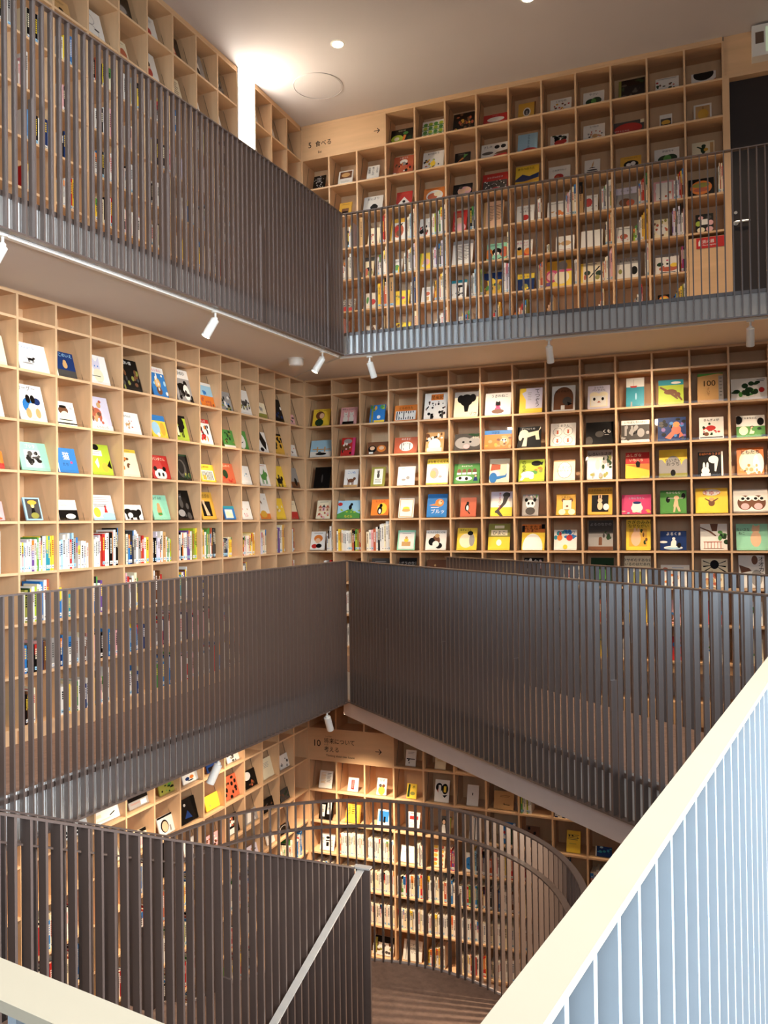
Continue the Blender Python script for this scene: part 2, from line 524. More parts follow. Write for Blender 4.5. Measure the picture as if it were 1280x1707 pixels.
# viewer's landing: guard right in front, daylight put into its pale paint colours
NR0 = Vector((-0.168, 0.497, -0.39))
nd = Vector((0.169, 0.9856, 0)).normalized()
ld = Vector((-0.9895, 0.1445, 0)).normalized()
railing('landing_guard', [tuple(NR0), tuple(NR0 + nd * 4.0)], H - 0.02, 'guard with painted-on daylight, broad cream top rail and bluish slats, running toward the bridge',
        paint=PAINT_DAYLIT, cap=CAP_DAYLIT, group='daylight-toned guards of the viewing landing', stiff=0, step=0.081)
railing('landing_guard', [tuple(NR0 - nd * 0.021), tuple(NR0 - nd * 0.021 + ld * 1.9)], H - 0.02, 'short guard with painted-on daylight, cream rail crossing the lower corner, before the stair railing',
        paint=PAINT_DAYLIT, cap=CAP_DAYLIT, group='daylight-toned guards of the viewing landing', stiff=0, step=0.081)

# ------------------------------------------------------------------ shelving
WALLNAME = {'A': 'side', 'B': 'end'}
FLOORNAME = {'M': 'middle', 'U': 'upper', 'L': 'lower'}
ORD = 'first second third fourth fifth sixth seventh eighth ninth tenth eleventh twelfth thirteenth fourteenth fifteenth sixteenth seventeenth eighteenth nineteenth twentieth'.split()
NCOL = {('A', 'M'): 15, ('A', 'U'): 15, ('A', 'L'): 15, ('B', 'M'): 16, ('B', 'U'): 13, ('B', 'L'): 14}
WINDOW_COL = 3                                                       # the tall lit slot in the topmost side bookcase

def cell(W, F, c, j):
    """left bottom front corner of a bay seen from the room, the direction along the wall, the width, the clear height"""
    if W == 'B':
        a, b = Vector((*NB[c], 0)), Vector((*NB[c + 1], 0))
    else:
        a, b = Vector((*NA[c + 1], 0)), Vector((*NA[c], 0))
    u = (b - a).normalized()
    z0 = ROWS[F][j + 1] + TH / 2
    return Vector((a.x, a.y, z0)), u, (b - a).length, ROWS[F][j] - TH / 2 - z0

def bookcase(W, F, c0, c1, label, skip=(), panels=(), z_base=None, top=None):
    z = ROWS[F]
    zb = FLOORZ[F] if z_base is None else z_base
    nodes = NB if W == 'B' else NA
    back = Vector((0, 1, 0)) if W == 'B' else Vector((-1, 0, 0))
    base = Vector((nodes[c0][0], nodes[c0][1], zb))
    t = thing('bookcase', base, label, 'bookcase', 'birch bookcases of deep square bays')
    def L(x, y, zz): return (x - base.x, y - base.y, zz - base.z)
    def strip(m, ca, cb, d0, d1, za, zc, mt):
        """solid strip along the wall between dividers ca and cb, from depth d0 to d1"""
        for c in range(ca, cb):
            p, q = Vector((*nodes[c], 0)), Vector((*nodes[c + 1], 0))
            r = [p + back * d0, q + back * d0, q + back * d1, p + back * d1]
            if W == 'A': r = [q + back * d0, p + back * d0, p + back * d1, q + back * d1]
            m.hexa([L(v.x, v.y, za) for v in r] + [L(v.x, v.y, zc) for v in r], mt)
    m = MB(); strip(m, c0, c1, BD - 0.008, BD + 0.01, zb, z[0] + 0.015, WOODBACK); m.obj('back_panel', t)
    for j, zz in enumerate(z):
        segs = []
        cur = None
        for c in range(c0, c1):
            hid = (c, j) in skip
            if not hid and cur is None: cur = c
            if hid and cur is not None: segs.append((cur, c)); cur = None
        if cur is not None: segs.append((cur, c1))
        for a, b in segs:
            m = MB(); strip(m, a, b, 0.0015, BD - 0.01, zz - TH / 2, zz + TH / 2, WOODH); m.obj('shelf_board', t)
    for c in range(c0, c1 + 1):
        p = Vector((*nodes[c], 0))
        # runs of the divider that are not covered by a sign panel
        runs = []
        cur = None
        for j in range(len(z) - 1):
            hid = (c - 1, j) in panels and (c, j) in panels
            if not hid and cur is None: cur = j
            if hid and cur is not None: runs.append((z[cur], z[j])); cur = None
        if cur is not None: runs.append((z[cur], zb))
        u = Vector((1, 0, 0)) if W == 'B' else Vector((0, 1, 0))
        off = u * (TH / 2)
        if W == 'B' and c == 0: p = p + Vector((TH / 2 - 0.006, 0, 0))
        for za, zc in runs:
            m = MB()
            r = [p - off, p + off, p + off + back * (BD - 0.01), p - off + back * (BD - 0.01)]
            m.hexa([L(v.x, v.y, zc + 0.001) for v in r] + [L(v.x, v.y, za + 0.001) for v in r], WOOD)
            m.obj('divider', t)
    if zb < z[-1] - 0.02:
        m = MB(); strip(m, c0, c1, 0.02, 0.04, zb + 0.001, z[-1] - TH / 2, WOODH); m.obj('plinth', t)
    if top:
        m = MB(); strip(m, c0, c1, 0.0, BD, z[0] + TH / 2 + 0.001, top - 0.001, WOODH); m.obj('top_fillet', t)
    return t, base

signU = {(c, 0) for c in range(3)}
signL = {(c, 1) for c in range(3)}
case = {}
case['A', 'M'] = bookcase('A', 'M', 0, 15, 'birch bookcase of the middle storey along the side wall, picture books above, upright books below', top=SLAB_U)
case['B', 'M'] = bookcase('B', 'M', 0, 16, 'birch bookcase of the middle storey along the end wall, full of picture books facing out', top=SLAB_U)
case['B', 'U'] = bookcase('B', 'U', 0, 13, 'birch bookcase of the topmost storey between the eat sign and the dark door',
                          skip={(12, 6), (0, 0) } - {(0, 0)}, panels=signU | {(12, 5), (12, 6)}, top=CEIL)
case['A', 'U'] = bookcase('A', 'U', WINDOW_COL + 1, 15, 'tall birch bookcase of the topmost storey along the side wall, behind the slatted railing', top=CEIL)
case['A', 'V'] = bookcase('A', 'U', 0, WINDOW_COL, 'narrow birch bookcase between the lit slot and the eat sign, under the ceiling', top=CEIL)
case['A', 'L'] = bookcase('A', 'L', 0, 15, 'birch bookcase of the lowest storey along the side wall, beside the stair', top=SLAB_M)
case['B', 'L'] = bookcase('B', 'L', 0, 14, 'birch bookcase of the lowest storey along the end wall, behind the half-round railing', panels=signL, top=SLAB_M)

# lit slot with a frosted pane
ya, yb = NA[WINDOW_COL][1], NA[WINDOW_COL + 1][1]
xm = NA[WINDOW_COL][0]
m = MB()
m.box(xm - BD, yb + 0.012, 1.94, xm - BD + 0.02, ya - 0.012, CEIL - 0.02, PANE)
w = struct('window_1', m)
m = MB()
m.box(xm - BD, yb + 0.0005, 1.94, xm + 0.0, yb + 0.010, CEIL - 0.001, WHITEMETAL)
m.box(xm - BD, ya - 0.010, 1.94, xm + 0.0, ya - 0.0005, CEIL - 0.001, WHITEMETAL)
struct('trim_9', m)

# ------------------------------------------------------------------ sloping clear rests in the display bays
def rest(W, F, c, j):
    t, base = case[W, 'V' if (W == 'A' and F == 'U' and c < WINDOW_COL) else F]
    o, u, w, h = cell(W, F, c, j)
    bk = Vector((-u.y, u.x, 0))
    a, b = 0.012, w - 0.012
    m = MB()
    def P(s, d, z): return tuple(o + u * s + bk * d + Vector((0, 0, z)) - base)
    y0, y1, z0, z1, th = 0.068, 0.068 + 0.29 * (h - 0.02), 0.004, h - 0.015, 0.003
    m.hexa([P(a, y0, z0), P(b, y0, z0), P(b, y0 + th, z0), P(a, y0 + th, z0), P(a, y1, z1), P(b, y1, z1), P(b, y1 + th, z1), P(a, y1 + th, z1)], ACR)
    m.hexa([P(a, 0.030, z0), P(b, 0.030, z0), P(b, y0, z0), P(a, y0, z0), P(a, 0.030, z0 + th), P(b, 0.030, z0 + th), P(b, y0, z0 + th), P(a, y0, z0 + th)], ACR)
    m.hexa([P(a, 0.027, z0), P(b, 0.027, z0), P(b, 0.030, z0), P(a, 0.030, z0), P(a, 0.027, z0 + 0.022), P(b, 0.027, z0 + 0.022), P(b, 0.030, z0 + 0.022), P(a, 0.030, z0 + 0.022)], ACR)
    for e0, e1 in ((a - 0.001, a + 0.003), (b - 0.003, b + 0.001)):
        m.hexa([P(e0, y0 - .001, z0), P(e1, y0 - .001, z0), P(e1, y0 + th + .001, z0), P(e0, y0 + th + .001, z0), P(e0, y1 - .001, z1), P(e1, y1 - .001, z1), P(e1, y1 + th + .001, z1), P(e0, y1 + th + .001, z1)], ACREDGE)
    m.obj('clear_rest', t)

# ------------------------------------------------------------------ cover pictures, in cover fractions (0..1 across, 0..1 up)
def el(x, y, a, b, c, n=16):
    return [('p', c, [(x + a * math.cos(2 * PI * i / n), y + b * math.sin(2 * PI * i / n)) for i in range(n)])]
def rc(x0, y0, x1, y1, c): return [('p', c, [(x0, y0), (x1, y0), (x1, y1), (x0, y1)])]
def pg(c, *q): return [('p', c, [(q[i], q[i + 1]) for i in range(0, len(q), 2)])]
def tx(s, x, y, h, c='k', v=0):
    if v: return [('t', c, ch, x, y - i * h * 1.08, h) for i, ch in enumerate(s)]
    return [('t', c, s, x, y, h)]
def ln(x0, x1, y, n, c='h', g=0.07, t=0.022):
    r = []
    for i in range(n): r += rc(x0, y - i * g, x1 - (0.12 * (x1 - x0) if i % 2 else 0), y - i * g + t, c)
    return r
def beast(x, y, s, c, ear='p', c2=None):
    r = el(x, y, .20 * s, .27 * s, c)
    hx, hy = x, y + .36 * s
    if ear == 'p': r += pg(c, hx - .16 * s, hy + .03 * s, hx - .03 * s, hy + .12 * s, hx - .15 * s, hy + .25 * s) + pg(c, hx + .03 * s, hy + .12 * s, hx + .16 * s, hy + .03 * s, hx + .15 * s, hy + .25 * s)
    if ear == 'r': r += el(hx - .13 * s, hy + .13 * s, .07 * s, .07 * s, c2 or c, 10) + el(hx + .13 * s, hy + .13 * s, .07 * s, .07 * s, c2 or c, 10)
    if ear == 'l': r += el(hx - .08 * s, hy + .25 * s, .05 * s, .17 * s, c, 10) + el(hx + .09 * s, hy + .25 * s, .05 * s, .17 * s, c, 10)
    r += el(hx, hy, .17 * s, .15 * s, c)
    e = c2 or ('k' if c not in 'kndih' else 'w')
    return r + el(hx - .06 * s, hy + .02 * s, .02 * s, .03 * s, e, 8) + el(hx + .06 * s, hy + .02 * s, .02 * s, .03 * s, e, 8)
def quad(x, y, s, c):
    r = el(x, y, .30 * s, .14 * s, c) + el(x + .30 * s, y + .13 * s, .13 * s, .11 * s, c)
    for d in (-.24, -.14, .12, .22): r += rc(x + d * s - .03 * s, y - .32 * s, x + d * s + .04 * s, y - .05 * s, c)
    return r + pg(c, x - .28 * s, y, x - .26 * s, y + .09 * s, x - .42 * s, y + .24 * s)
def bird(x, y, s, c, c2='w'):
    return el(x, y, .16 * s, .24 * s, c) + el(x + .03 * s, y - .03 * s, .09 * s, .16 * s, c2) + el(x + .04 * s, y + .26 * s, .10 * s, .10 * s, c) + pg(c, x - .06 * s, y - .1 * s, x + .2 * s, y - .42 * s, x + .26 * s, y - .36 * s)
def tree(x, y, s, c='g', tr='i'): return rc(x - .03 * s, y - .35 * s, x + .03 * s, y, tr) + el(x, y + .08 * s, .24 * s, .22 * s, c) + el(x - .14 * s, y, .14 * s, .12 * s, c) + el(x + .15 * s, y, .14 * s, .12 * s, c)
def house(x, y, s, c, r): return rc(x - .15 * s, y - .25 * s, x + .15 * s, y, c) + pg(r, x - .18 * s, y, x + .18 * s, y, x, y + .2 * s) + rc(x - .04 * s, y - .2 * s, x + .04 * s, y - .06 * s, 'i')
def kid(x, y, s, cl, hair='k', sk='f'): return pg(cl, x - .2 * s, y - .4 * s, x + .2 * s, y - .4 * s, x + .09 * s, y + .06 * s, x - .09 * s, y + .06 * s) + el(x, y + .19 * s, .14 * s, .15 * s, hair) + el(x, y + .15 * s, .10 * s, .11 * s, sk)
def fish(x, y, s, c): return el(x, y, .25 * s, .15 * s, c) + pg(c, x - .2 * s, y, x - .4 * s, y - .13 * s, x - .4 * s, y + .13 * s)
def blob(seed, cols, n, x0=.08, y0=.08, x1=.92, y1=.75, a=.12):
    r = random.Random(seed); o = []
    for i in range(n):
        o += el(r.uniform(x0, x1), r.uniform(y0, y1), r.uniform(.4, 1) * a, r.uniform(.4, 1) * a, r.choice(cols), 10)
    return o
def band(y0, y1, c): return rc(0, y0, 1, y1, c)
def eleph(x, y, s, c, c2='k'): return el(x, y, .3 * s, .22 * s, c) + el(x - .26 * s, y + .12 * s, .17 * s, .17 * s, c) + pg(c, x - .38 * s, y + .1 * s, x - .32 * s, y - .3 * s, x - .26 * s, y - .3 * s, x - .2 * s, y) + rc(x - .2 * s, y - .36 * s, x - .08 * s, y, c) + rc(x + .1 * s, y - .36 * s, x + .22 * s, y, c)

def clip(p): return (min(max(p[0], 0.0), 1.0), min(max(p[1], 0.0), 1.0))

TILT = math.atan(0.29)
BOOKLABELS = set()
def picture_book(W, F, c, j, a0, w, h, bgc, art, desc, t=0.012, depth=0.052, lift=0.008):
    o, u, cw, ch = cell(W, F, c, j)
    bk = Vector((-u.y, u.x, 0))
    h = min(h, (ch - 0.015))
    a0 = min(max(a0, TH / 2 + 0.004), cw - TH / 2 - 0.004 - w)
    p = o + u * (a0 + w / 2) + bk * depth + Vector((0, 0, lift))
    M = Matrix.Translation(p) @ Matrix.Rotation(math.atan2(u.y, u.x), 4, 'Z') @ Matrix.Rotation(-TILT, 4, 'X')
    m = MB()
    cm = cmat(bgc)
    b = 0.0022
    m.box(-w / 2, 0, 0, w / 2, b, h, cm)                              # front board
    m.box(-w / 2, t - b, 0, w / 2, t, h, cm)                          # back board
    m.box(-w / 2, b, 0, -w / 2 + b, t - b, h, cm)                     # spine
    for i, s in enumerate(art):
        y = -0.0003 - 0.00018 * i
        if s[0] == 'p':
            q = [clip(v) for v in s[2]]
            m.poly([(-w / 2 + v[0] * w, y, v[1] * h) for v in q], cmat(s[1]))
        else:
            put_text(m, s[2], -w / 2 + s[3] * w, s[4] * h, s[5] * h * 1.15, y, cmat(s[1]), (-w / 2, w / 2, 0, h))
    ob = m.obj('picture_book', None, M)
    lab = f"{desc}, {ORD[c]} bay from corner, {rowname(F, j)} row, {FLOORNAME[F]} {WALLNAME[W]} wall"
    if len(lab.replace('-', ' ').split()) > 16: lab = lab.replace('picture book', 'book')
    assert lab not in BOOKLABELS, lab
    BOOKLABELS.add(lab)
    tag(ob, lab, 'book', f"picture books on the {FLOORNAME[F]} {WALLNAME[W]} wall")
    m = MB(); m.box(-w / 2 + b, b + 0.0002, 0.003, w / 2 - 0.003, t - b - 0.0002, h - 0.003, PAGES)
    m.obj('page_block', ob)
    return ob

def rowname(F, j):
    return ('top ' if j == 0 else ORD[j] + ' ').strip() if F != 'M' else ('small top' if j == 0 else ORD[j - 1])

def ray(x, y): return fw + rt * ((x - 640) / F_PX) + up * ((853.5 - y) / F_PX)
def on_plane(x, y, axis, v):
    d = ray(x, y); return d * (v / d[axis])

def shelf(W, F, j, rows, rests=True, depth=0.052):
    """rows: (bay, left edge, right edge, top edge as seen in the photograph, or left None and the width in metres, cover colour, picture, words)"""
    for r in rows:
        c, x0, x1, yt, bgc, art, desc = r[:7]
        o, u, cw, ch = cell(W, F, c, j)
        ax, v = (1, D + 0.07) if W == 'B' else (0, (NA[c][0] + NA[c + 1][0]) / 2 - 0.07)
        q = on_plane(x1, yt + 12, ax, v)
        a1_ = (q - o).dot(u)
        if x0 is None or (x0 < 3 and isinstance(x0, float)):
            w = x0 or 0.2
        else:
            w = a1_ - (on_plane(x0, yt + 12, ax, v) - o).dot(u)
        ax2, v2 = (1, D + 0.1) if W == 'B' else (0, (NA[c][0] + NA[c + 1][0]) / 2 - 0.1)
        zt = on_plane(x1, yt + 1, ax2, v2).z
        h = (zt - o.z - 0.008) / math.cos(TILT)
        h = min(max(h, 0.10), 0.33); w = min(max(w, 0.10), 0.325)
        picture_book(W, F, c, j, a1_ - w, w, h, bgc, art, desc, depth=depth)
        if rests: rest(W, F, c, j)

# ------------------------------------------------------------------ picture books of the middle end wall
shelf('B', 'M', 1, [
 (0, 521, 549, 680, 'y', el(.42,.62,.26,.24,'i')+el(.52,.6,.14,.16,'f')+el(.4,.2,.25,.22,'d')+tx('いやだいやだ',.5,.86,.1), 'yellow picture book with brown-haired girl'),
 (1, 567, 594, 677, 'p', beast(.32,.3,.75,'w')+beast(.68,.3,.75,'w')+rc(.15,0,.85,.16,'k')+tx('わたしとわたし',.5,.84,.1), 'pink picture book with two white foxes'),
 (2, 616, 641, 673, 'b', pg('x',.1,0,.22,0,.2,1,.1,1)+blob(2,'ejg',9,.05,.7,.95,.95,.12)+rc(.3,0,1,.12,'y')+el(.6,.3,.12,.1,'w'), 'blue picture book with yellow tree'),
 (3, 657, 695, 673, 'o', rc(.06,.05,.94,.62,'w')+sum([rc(.1+i*.1,.08,.14+i*.1,.6,'k') for i in range(8)],[])+el(.3,.35,.09,.16,'w')+el(.55,.35,.09,.16,'w')+el(.78,.35,.09,.16,'w')+tx('とらのうた',.5,.74,.16), 'orange picture book with row of striped tigers'),
 (4, 706, 744, 652, 'w', rc(.28,.72,.82,.95,'o')+tx('昆虫記',.55,.77,.14)+blob(5,'kkhi',16,.08,.3,.95,.66,.05)+blob(6,'kki',8,.1,.05,.95,.3,.07)+rc(.3,0,.42,.2,'k')+rc(.78,0,.86,.3,'h'), 'tall white picture book with small black figures'),
 (5, 756, 796, 650, 'c', band(.78,1,'s')+el(.5,.66,.27,.24,'k')+pg('k',.36,.6,.66,.6,.58,.2,.45,.2)+el(.26,.72,.14,.16,'k')+el(.76,.74,.14,.16,'k')+tx('ゾウ',.8,.06,.13), 'cream picture book with big black elephant'),
 (6, 808, 851, 652, 'w', band(0,.3,'v')+beast(.5,.22,.62,'m')+el(.5,.5,.1,.09,'k')+pg('k',.4,.5,.44,.64,.5,.55,.56,.64,.6,.5)+el(.5,.16,.24,.1,'i')+tx('うきわねこ',.55,.8,.13), 'pale picture book with cat in ring'),
 (7, 865, 903, 644, 'y', rc(.28,.18,1,1,'v')+pg('v',.1,.8,.3,.9,.3,.5)+tx('てつぞう',.78,.8,.17,'k',1)+ln(.36,.52,.8,5,'s'), 'yellow picture book with pale lettered sheet'),
 (8, 919, 958, 640, 'w', el(.5,.55,.42,.4,'i',24)+rc(.08,.05,.92,.55,'i')+el(.66,.38,.2,.17,'h')+pg('k',.66,.36,.9,.26,.7,.2)+rc(.4,.03,.56,.22,'w')+tx('ぼくのねぐら',.5,.74,.09), 'white picture book filled by brown bear'),
 (9, 979, 1016, 640, 'v', rc(.1,.08,.9,.58,'c')+el(.3,.6,.22,.13,'c')+el(.7,.6,.22,.13,'c')+rc(.16,.12,.84,.55,'w')+el(.3,.42,.06,.07,'k')+el(.68,.42,.06,.07,'k')+pg('q',.42,.26,.6,.26,.51,.34)+tx('からすの',.5,.88,.08)+tx('パンやさん',.5,.77,.09), 'lilac picture book with slice of bread'),
 (10, 1043, 1073, 627, 'w', band(0,.68,'t')+pg('r',.2,.72,.62,.72,.56,.66,.28,.66)+rc(.4,.72,.41,.95,'h')+el(.55,.35,.05,.12,'l')+beast(.3,.03,.25,'s'), 'white and teal picture book with red boat'),
 (11, 1097, 1139, 630, 'e', band(.78,1,'t')+el(.7,.87,.2,.05,'w')+el(.48,.5,.26,.11,'i')+el(.76,.38,.12,.1,'i')+pg('i',.25,.55,.05,.68,.08,.74,.35,.6)+pg('i',.7,.35,.92,.12,.96,.16,.8,.4)+pg('i',.4,.45,.75,.18,.8,.22,.5,.5), 'green picture book with leaping dog'),
 (12, 1162, 1205, 619, 'a', rc(.82,.02,1,.9,'s')+pg('g',0,.9,.8,.98,1,.96,1,1,0,1)+tx('100',.45,.56,.24)+tx('さいで',.42,.42,.09,'i',1)+ln(.86,.96,.8,6,'h',.12), 'orange picture book with large number'),
 (13, 1217, 1279, 627, 'w', blob(41,'dgd',16,.12,.2,.75,.8,.13)+el(.85,.42,.08,.12,'r')+ln(.72,.95,.9,2,'k'), 'wide white picture book with dark green leaves'),
])
shelf('B', 'M', 2, [
 (0, 517, 552, 732, 'l', band(0,.32,'w')+rc(.1,.42,.95,.48,'a')+rc(.3,.3,.36,.6,'a')+rc(.65,.3,.71,.6,'a')+el(.52,.18,.26,.08,'k')+el(.45,.26,.08,.06,'h'), 'pale blue picture book with bridge and boat'),
 (1, 568, 591, 728, 'r', el(.45,.8,.3,.14,'s')+rc(0,.3,.62,.62,'i')+blob(8,'wpk',8,.1,.1,.7,.7,.1)+rc(.8,0,1,1,'m'), 'narrow red picture book with grey doll'),
 (2, 612, 646, 735, 'i', el(.25,.42,.2,.3,'k')+el(.25,.5,.12,.16,'f')+el(.7,.45,.22,.28,'o')+el(.7,.5,.12,.15,'f')+rc(.1,.05,.3,.2,'w'), 'small brown picture book with two children'),
 (3, 657, 695, 727, 'q', el(.52,.42,.3,.3,'w',24)+sum([rc(.3+i*.09,.2,.33+i*.09,.62,'h') for i in range(5)],[])+el(.52,.4,.13,.2,'w')+tx('めのまど',.5,.83,.13,'w'), 'terracotta picture book with white oval picture'),
 (4, 709, 739, 719, 'a', blob(9,'kiw',14,.05,.55,.95,.95,.12)+el(.5,.35,.34,.34,'W')+rc(.1,0,.9,.2,'c'), 'tan picture book with shining pale middle'),  # white ellipse is a glare painted onto the cover
 (5, 757, 800, 721, 'h', el(.35,.45,.33,.36,'s')+el(.78,.5,.25,.3,'s')+el(.35,.5,.05,.06,'k')+el(.62,.5,.05,.06,'k')+el(.48,.22,.12,.14,'p')+blob(10,'d',8,.6,.8,.98,.98,.12)+tx('ぞうの',.82,.7,.12,'c'), 'grey green picture book with elephant face'),
 (6, 807, 852, 715, 'o', band(.78,1,'b')+el(.72,.42,.2,.27,'a')+el(.72,.4,.12,.15,'w')+blob(11,'aoji',20,.05,.08,.95,.7,.1)+el(.68,.46,.03,.04,'k')+el(.78,.46,.03,.04,'k')+tx('ラララ',.4,.82,.13,'n'), 'orange picture book with tiger under blue band'),
 (7, 862, 901, 709, 'k', el(.27,.66,.2,.2,'c')+el(.12,.5,.08,.16,'c')+pg('c',.35,.45,.9,.62,.9,.8,.42,.7)+pg('c',.3,.5,.42,.5,.4,.05,.2,.05)+pg('c',.74,.65,.9,.65,.95,.35,.8,.35)+pg('c',.88,.75,.98,1,.99,.9)+tx('どこへいくの',.45,.86,.09,'w'), 'black picture book with cream dog'),
 (8, 917, 959, 703, 'w', sum([el(a,b,.19,.19,'s')+el(a,b,.17,.17,'w')+beast(a,b-.05,.22,'q','r') for a,b in ((.28,.62),(.7,.64),(.28,.24),(.7,.24))],[])+tx('くまさん',.5,.84,.11), 'white picture book with four circles'),
 (9, 976, 1022, 701, 'k', el(.12,.14,.14,.22,'h')+el(.5,.45,.16,.14,'h')+tx('くも',.76,.5,.16,'w')+ln(.68,.84,.4,1,'s'), 'plain black picture book with white word'),
 (10, 1035, 1082, 698, 'w', rc(0,.12,1,.8,'h')+blob(12,'shk',18,.05,.18,.95,.75,.1)+el(.7,.42,.13,.2,'s')+rc(.12,.3,.2,.75,'s')+rc(.35,.3,.42,.75,'s')+tx('いちばんちいさい',.5,.86,.1), 'grey photograph picture book with white title strip'),
 (11, 1096, 1143, 693, 'n', blob(13,'ukbh',22,.05,.1,.95,.95,.1)+el(.66,.45,.17,.2,'q')+el(.66,.68,.12,.12,'o')+pg('q',.5,.4,.25,.12,.45,.05,.6,.25)+pg('q',.8,.4,.92,.2,.75,.1), 'dark purple picture book with red troll'),
 (12, 1165, 1206, 693, 'w', rc(.04,.04,.96,.1,'h')+fish(.48,.5,.8,'r')+blob(14,'krdr',14,.1,.14,.9,.7,.07)+el(.3,.22,.1,.09,'i')+tx('きんぎょが',.5,.82,.11), 'white picture book with red fish'),
 (13, 1227, 1275, 690, 'w', band(0,.5,'g')+el(.25,.3,.16,.2,'c')+kid(.55,.35,.5,'c')+el(.85,.7,.12,.18,'k')+el(.08,.8,.14,.2,'k')+blob(15,'dg',8,.6,.05,.95,.4,.1)+tx('だるまちゃん',.45,.84,.09), 'white and green picture book with boy'),
])
shelf('B', 'M', 3, [
 (0, 523, 549, 777, 'k', el(.5,.45,.05,.2,'h'), 'all black picture book'),
 (1, 573, 596, 781, 'w', quad(.5,.36,.8,'i')+band(0,.12,'a')+tx('こいぬ',.5,.76,.14,'b'), 'white picture book with brown dog'),
 (2, 618, 641, 777, 'x', rc(.2,.1,.82,.9,'w')+beast(.5,.55,.5,'h')+ln(.28,.75,.34,3,'d'), 'olive framed picture book'),
 (3, 662, 691, 776, 'w', el(.6,.4,.1,.09,'s')+el(.36,.3,.12,.06,'s')+ln(.2,.4,.88,1,'s'), 'white picture book with faint grey sketch'),
 (4, 710, 746, 763, 'w', band(.8,1,'y')+el(.36,.44,.2,.22,'s')+el(.3,.4,.14,.15,'a')+el(.64,.3,.08,.05,'s')+band(0,.06,'y')+tx('はなをくんくん',.5,.84,.11), 'white picture book under yellow title band'),
 (5, 756, 799, 771, 'g', sum([el(.2+i*.2,.62,.08,.12,'i') + rc(.12+i*.2,.45,.28+i*.2,.55,'w') for i in range(4)],[])+el(.4,.25,.32,.13,'w')+el(.25,.27,.06,.08,'k')+el(.5,.24,.06,.09,'k')+kid(.85,.3,.45,'n')+tx('みんなうんち',.5,.84,.08,'w'), 'green picture book with children and cow'),
 (6, 815, 848, 763, 'c', pg('q',.05,.5,.55,.55,.55,.75,.1,.8)+el(.3,.32,.25,.2,'v')+el(.2,.2,.2,.22,'b')+pg('b',.3,.25,.8,.3,.9,.42,.85,.22,.4,.12)+rc(.88,.1,.96,.8,'w'), 'cream picture book with brown and blue dinosaurs'),
 (7, 864, 907, 764, 'e', el(.68,.82,.2,.12,'k')+pg('k',.78,.8,.95,.9,.9,.72)+blob(16,'gox',8,.5,.4,.95,.6,.1)+el(.35,.32,.26,.15,'w')+el(.5,.2,.1,.1,'w')+pg('w',.15,.3,.05,.05,.15,.05,.3,.25)+tx('のら犬',.2,.8,.17,'k',1), 'lime picture book with dog and cat'),
 (8, 922, 958, 765, 'c', band(.93,1,'a')+el(.52,.5,.33,.4,'h',24)+el(.52,.5,.31,.38,'w',24)+tx('たまごの',.52,.58,.13,'a')+tx('あかちゃん',.52,.42,.13,'a'), 'cream picture book with large white egg'),
 (9, 978, 1020, 748, 'w', band(.76,1,'s')+el(.42,.5,.1,.18,'c')+el(.62,.45,.09,.2,'c')+blob(17,'xsd',12,.62,.4,.95,.75,.1)+blob(18,'sx',10,.05,.08,.9,.2,.1)+tx('しろいうさぎ',.5,.82,.11), 'grey picture book with two pale rabbits'),
 (10, 1042, 1082, 752, 'y', band(.55,1,'r')+pg('o',0,.52,1,.55,1,.3)+pg('k',.42,.58,.5,.68,.62,.6,.6,.42,.46,.42)+tx('ふしぎな',.35,.84,.12,'c')+tx('いちにち',.45,.66,.11,'c'), 'red and yellow picture book with black cat'),
 (11, 1098, 1145, 747, 'y', el(.5,.35,.3,.42,'s',24)+rc(.2,.06,.8,.35,'s')+el(.05,.3,.2,.35,'s')+el(.98,.3,.2,.35,'s')+band(0,.14,'x')+el(.5,.15,.09,.12,'k')+tx('ちいさい',.5,.56,.12)+tx('おうち',.5,.42,.13), 'yellow picture book with grey hill'),
 (12, 1163, 1205, 751, 'k', el(.62,.68,.2,.16,'w')+pg('w',.66,.6,.82,.65,.72,.18,.66,.2)+el(.3,.22,.16,.15,'w')+el(.24,.42,.05,.15,'w')+el(.38,.42,.05,.15,'w')+rc(.12,0,.5,.12,'w')+rc(.93,0,1,1,'w')+tx('おばけのうさぎ',.48,.87,.1,'o'), 'black picture book with white ghost and rabbit'),
 (13, 1228, 1273, 744, 'o', el(.5,.5,.42,.44,'c')+el(.8,.4,.2,.4,'W')+blob(19,'aoic',10,.08,.05,.9,.35,.08)+tx('ともだち',.5,.78,.14,'k'), 'orange picture book with shining pale middle'),
])
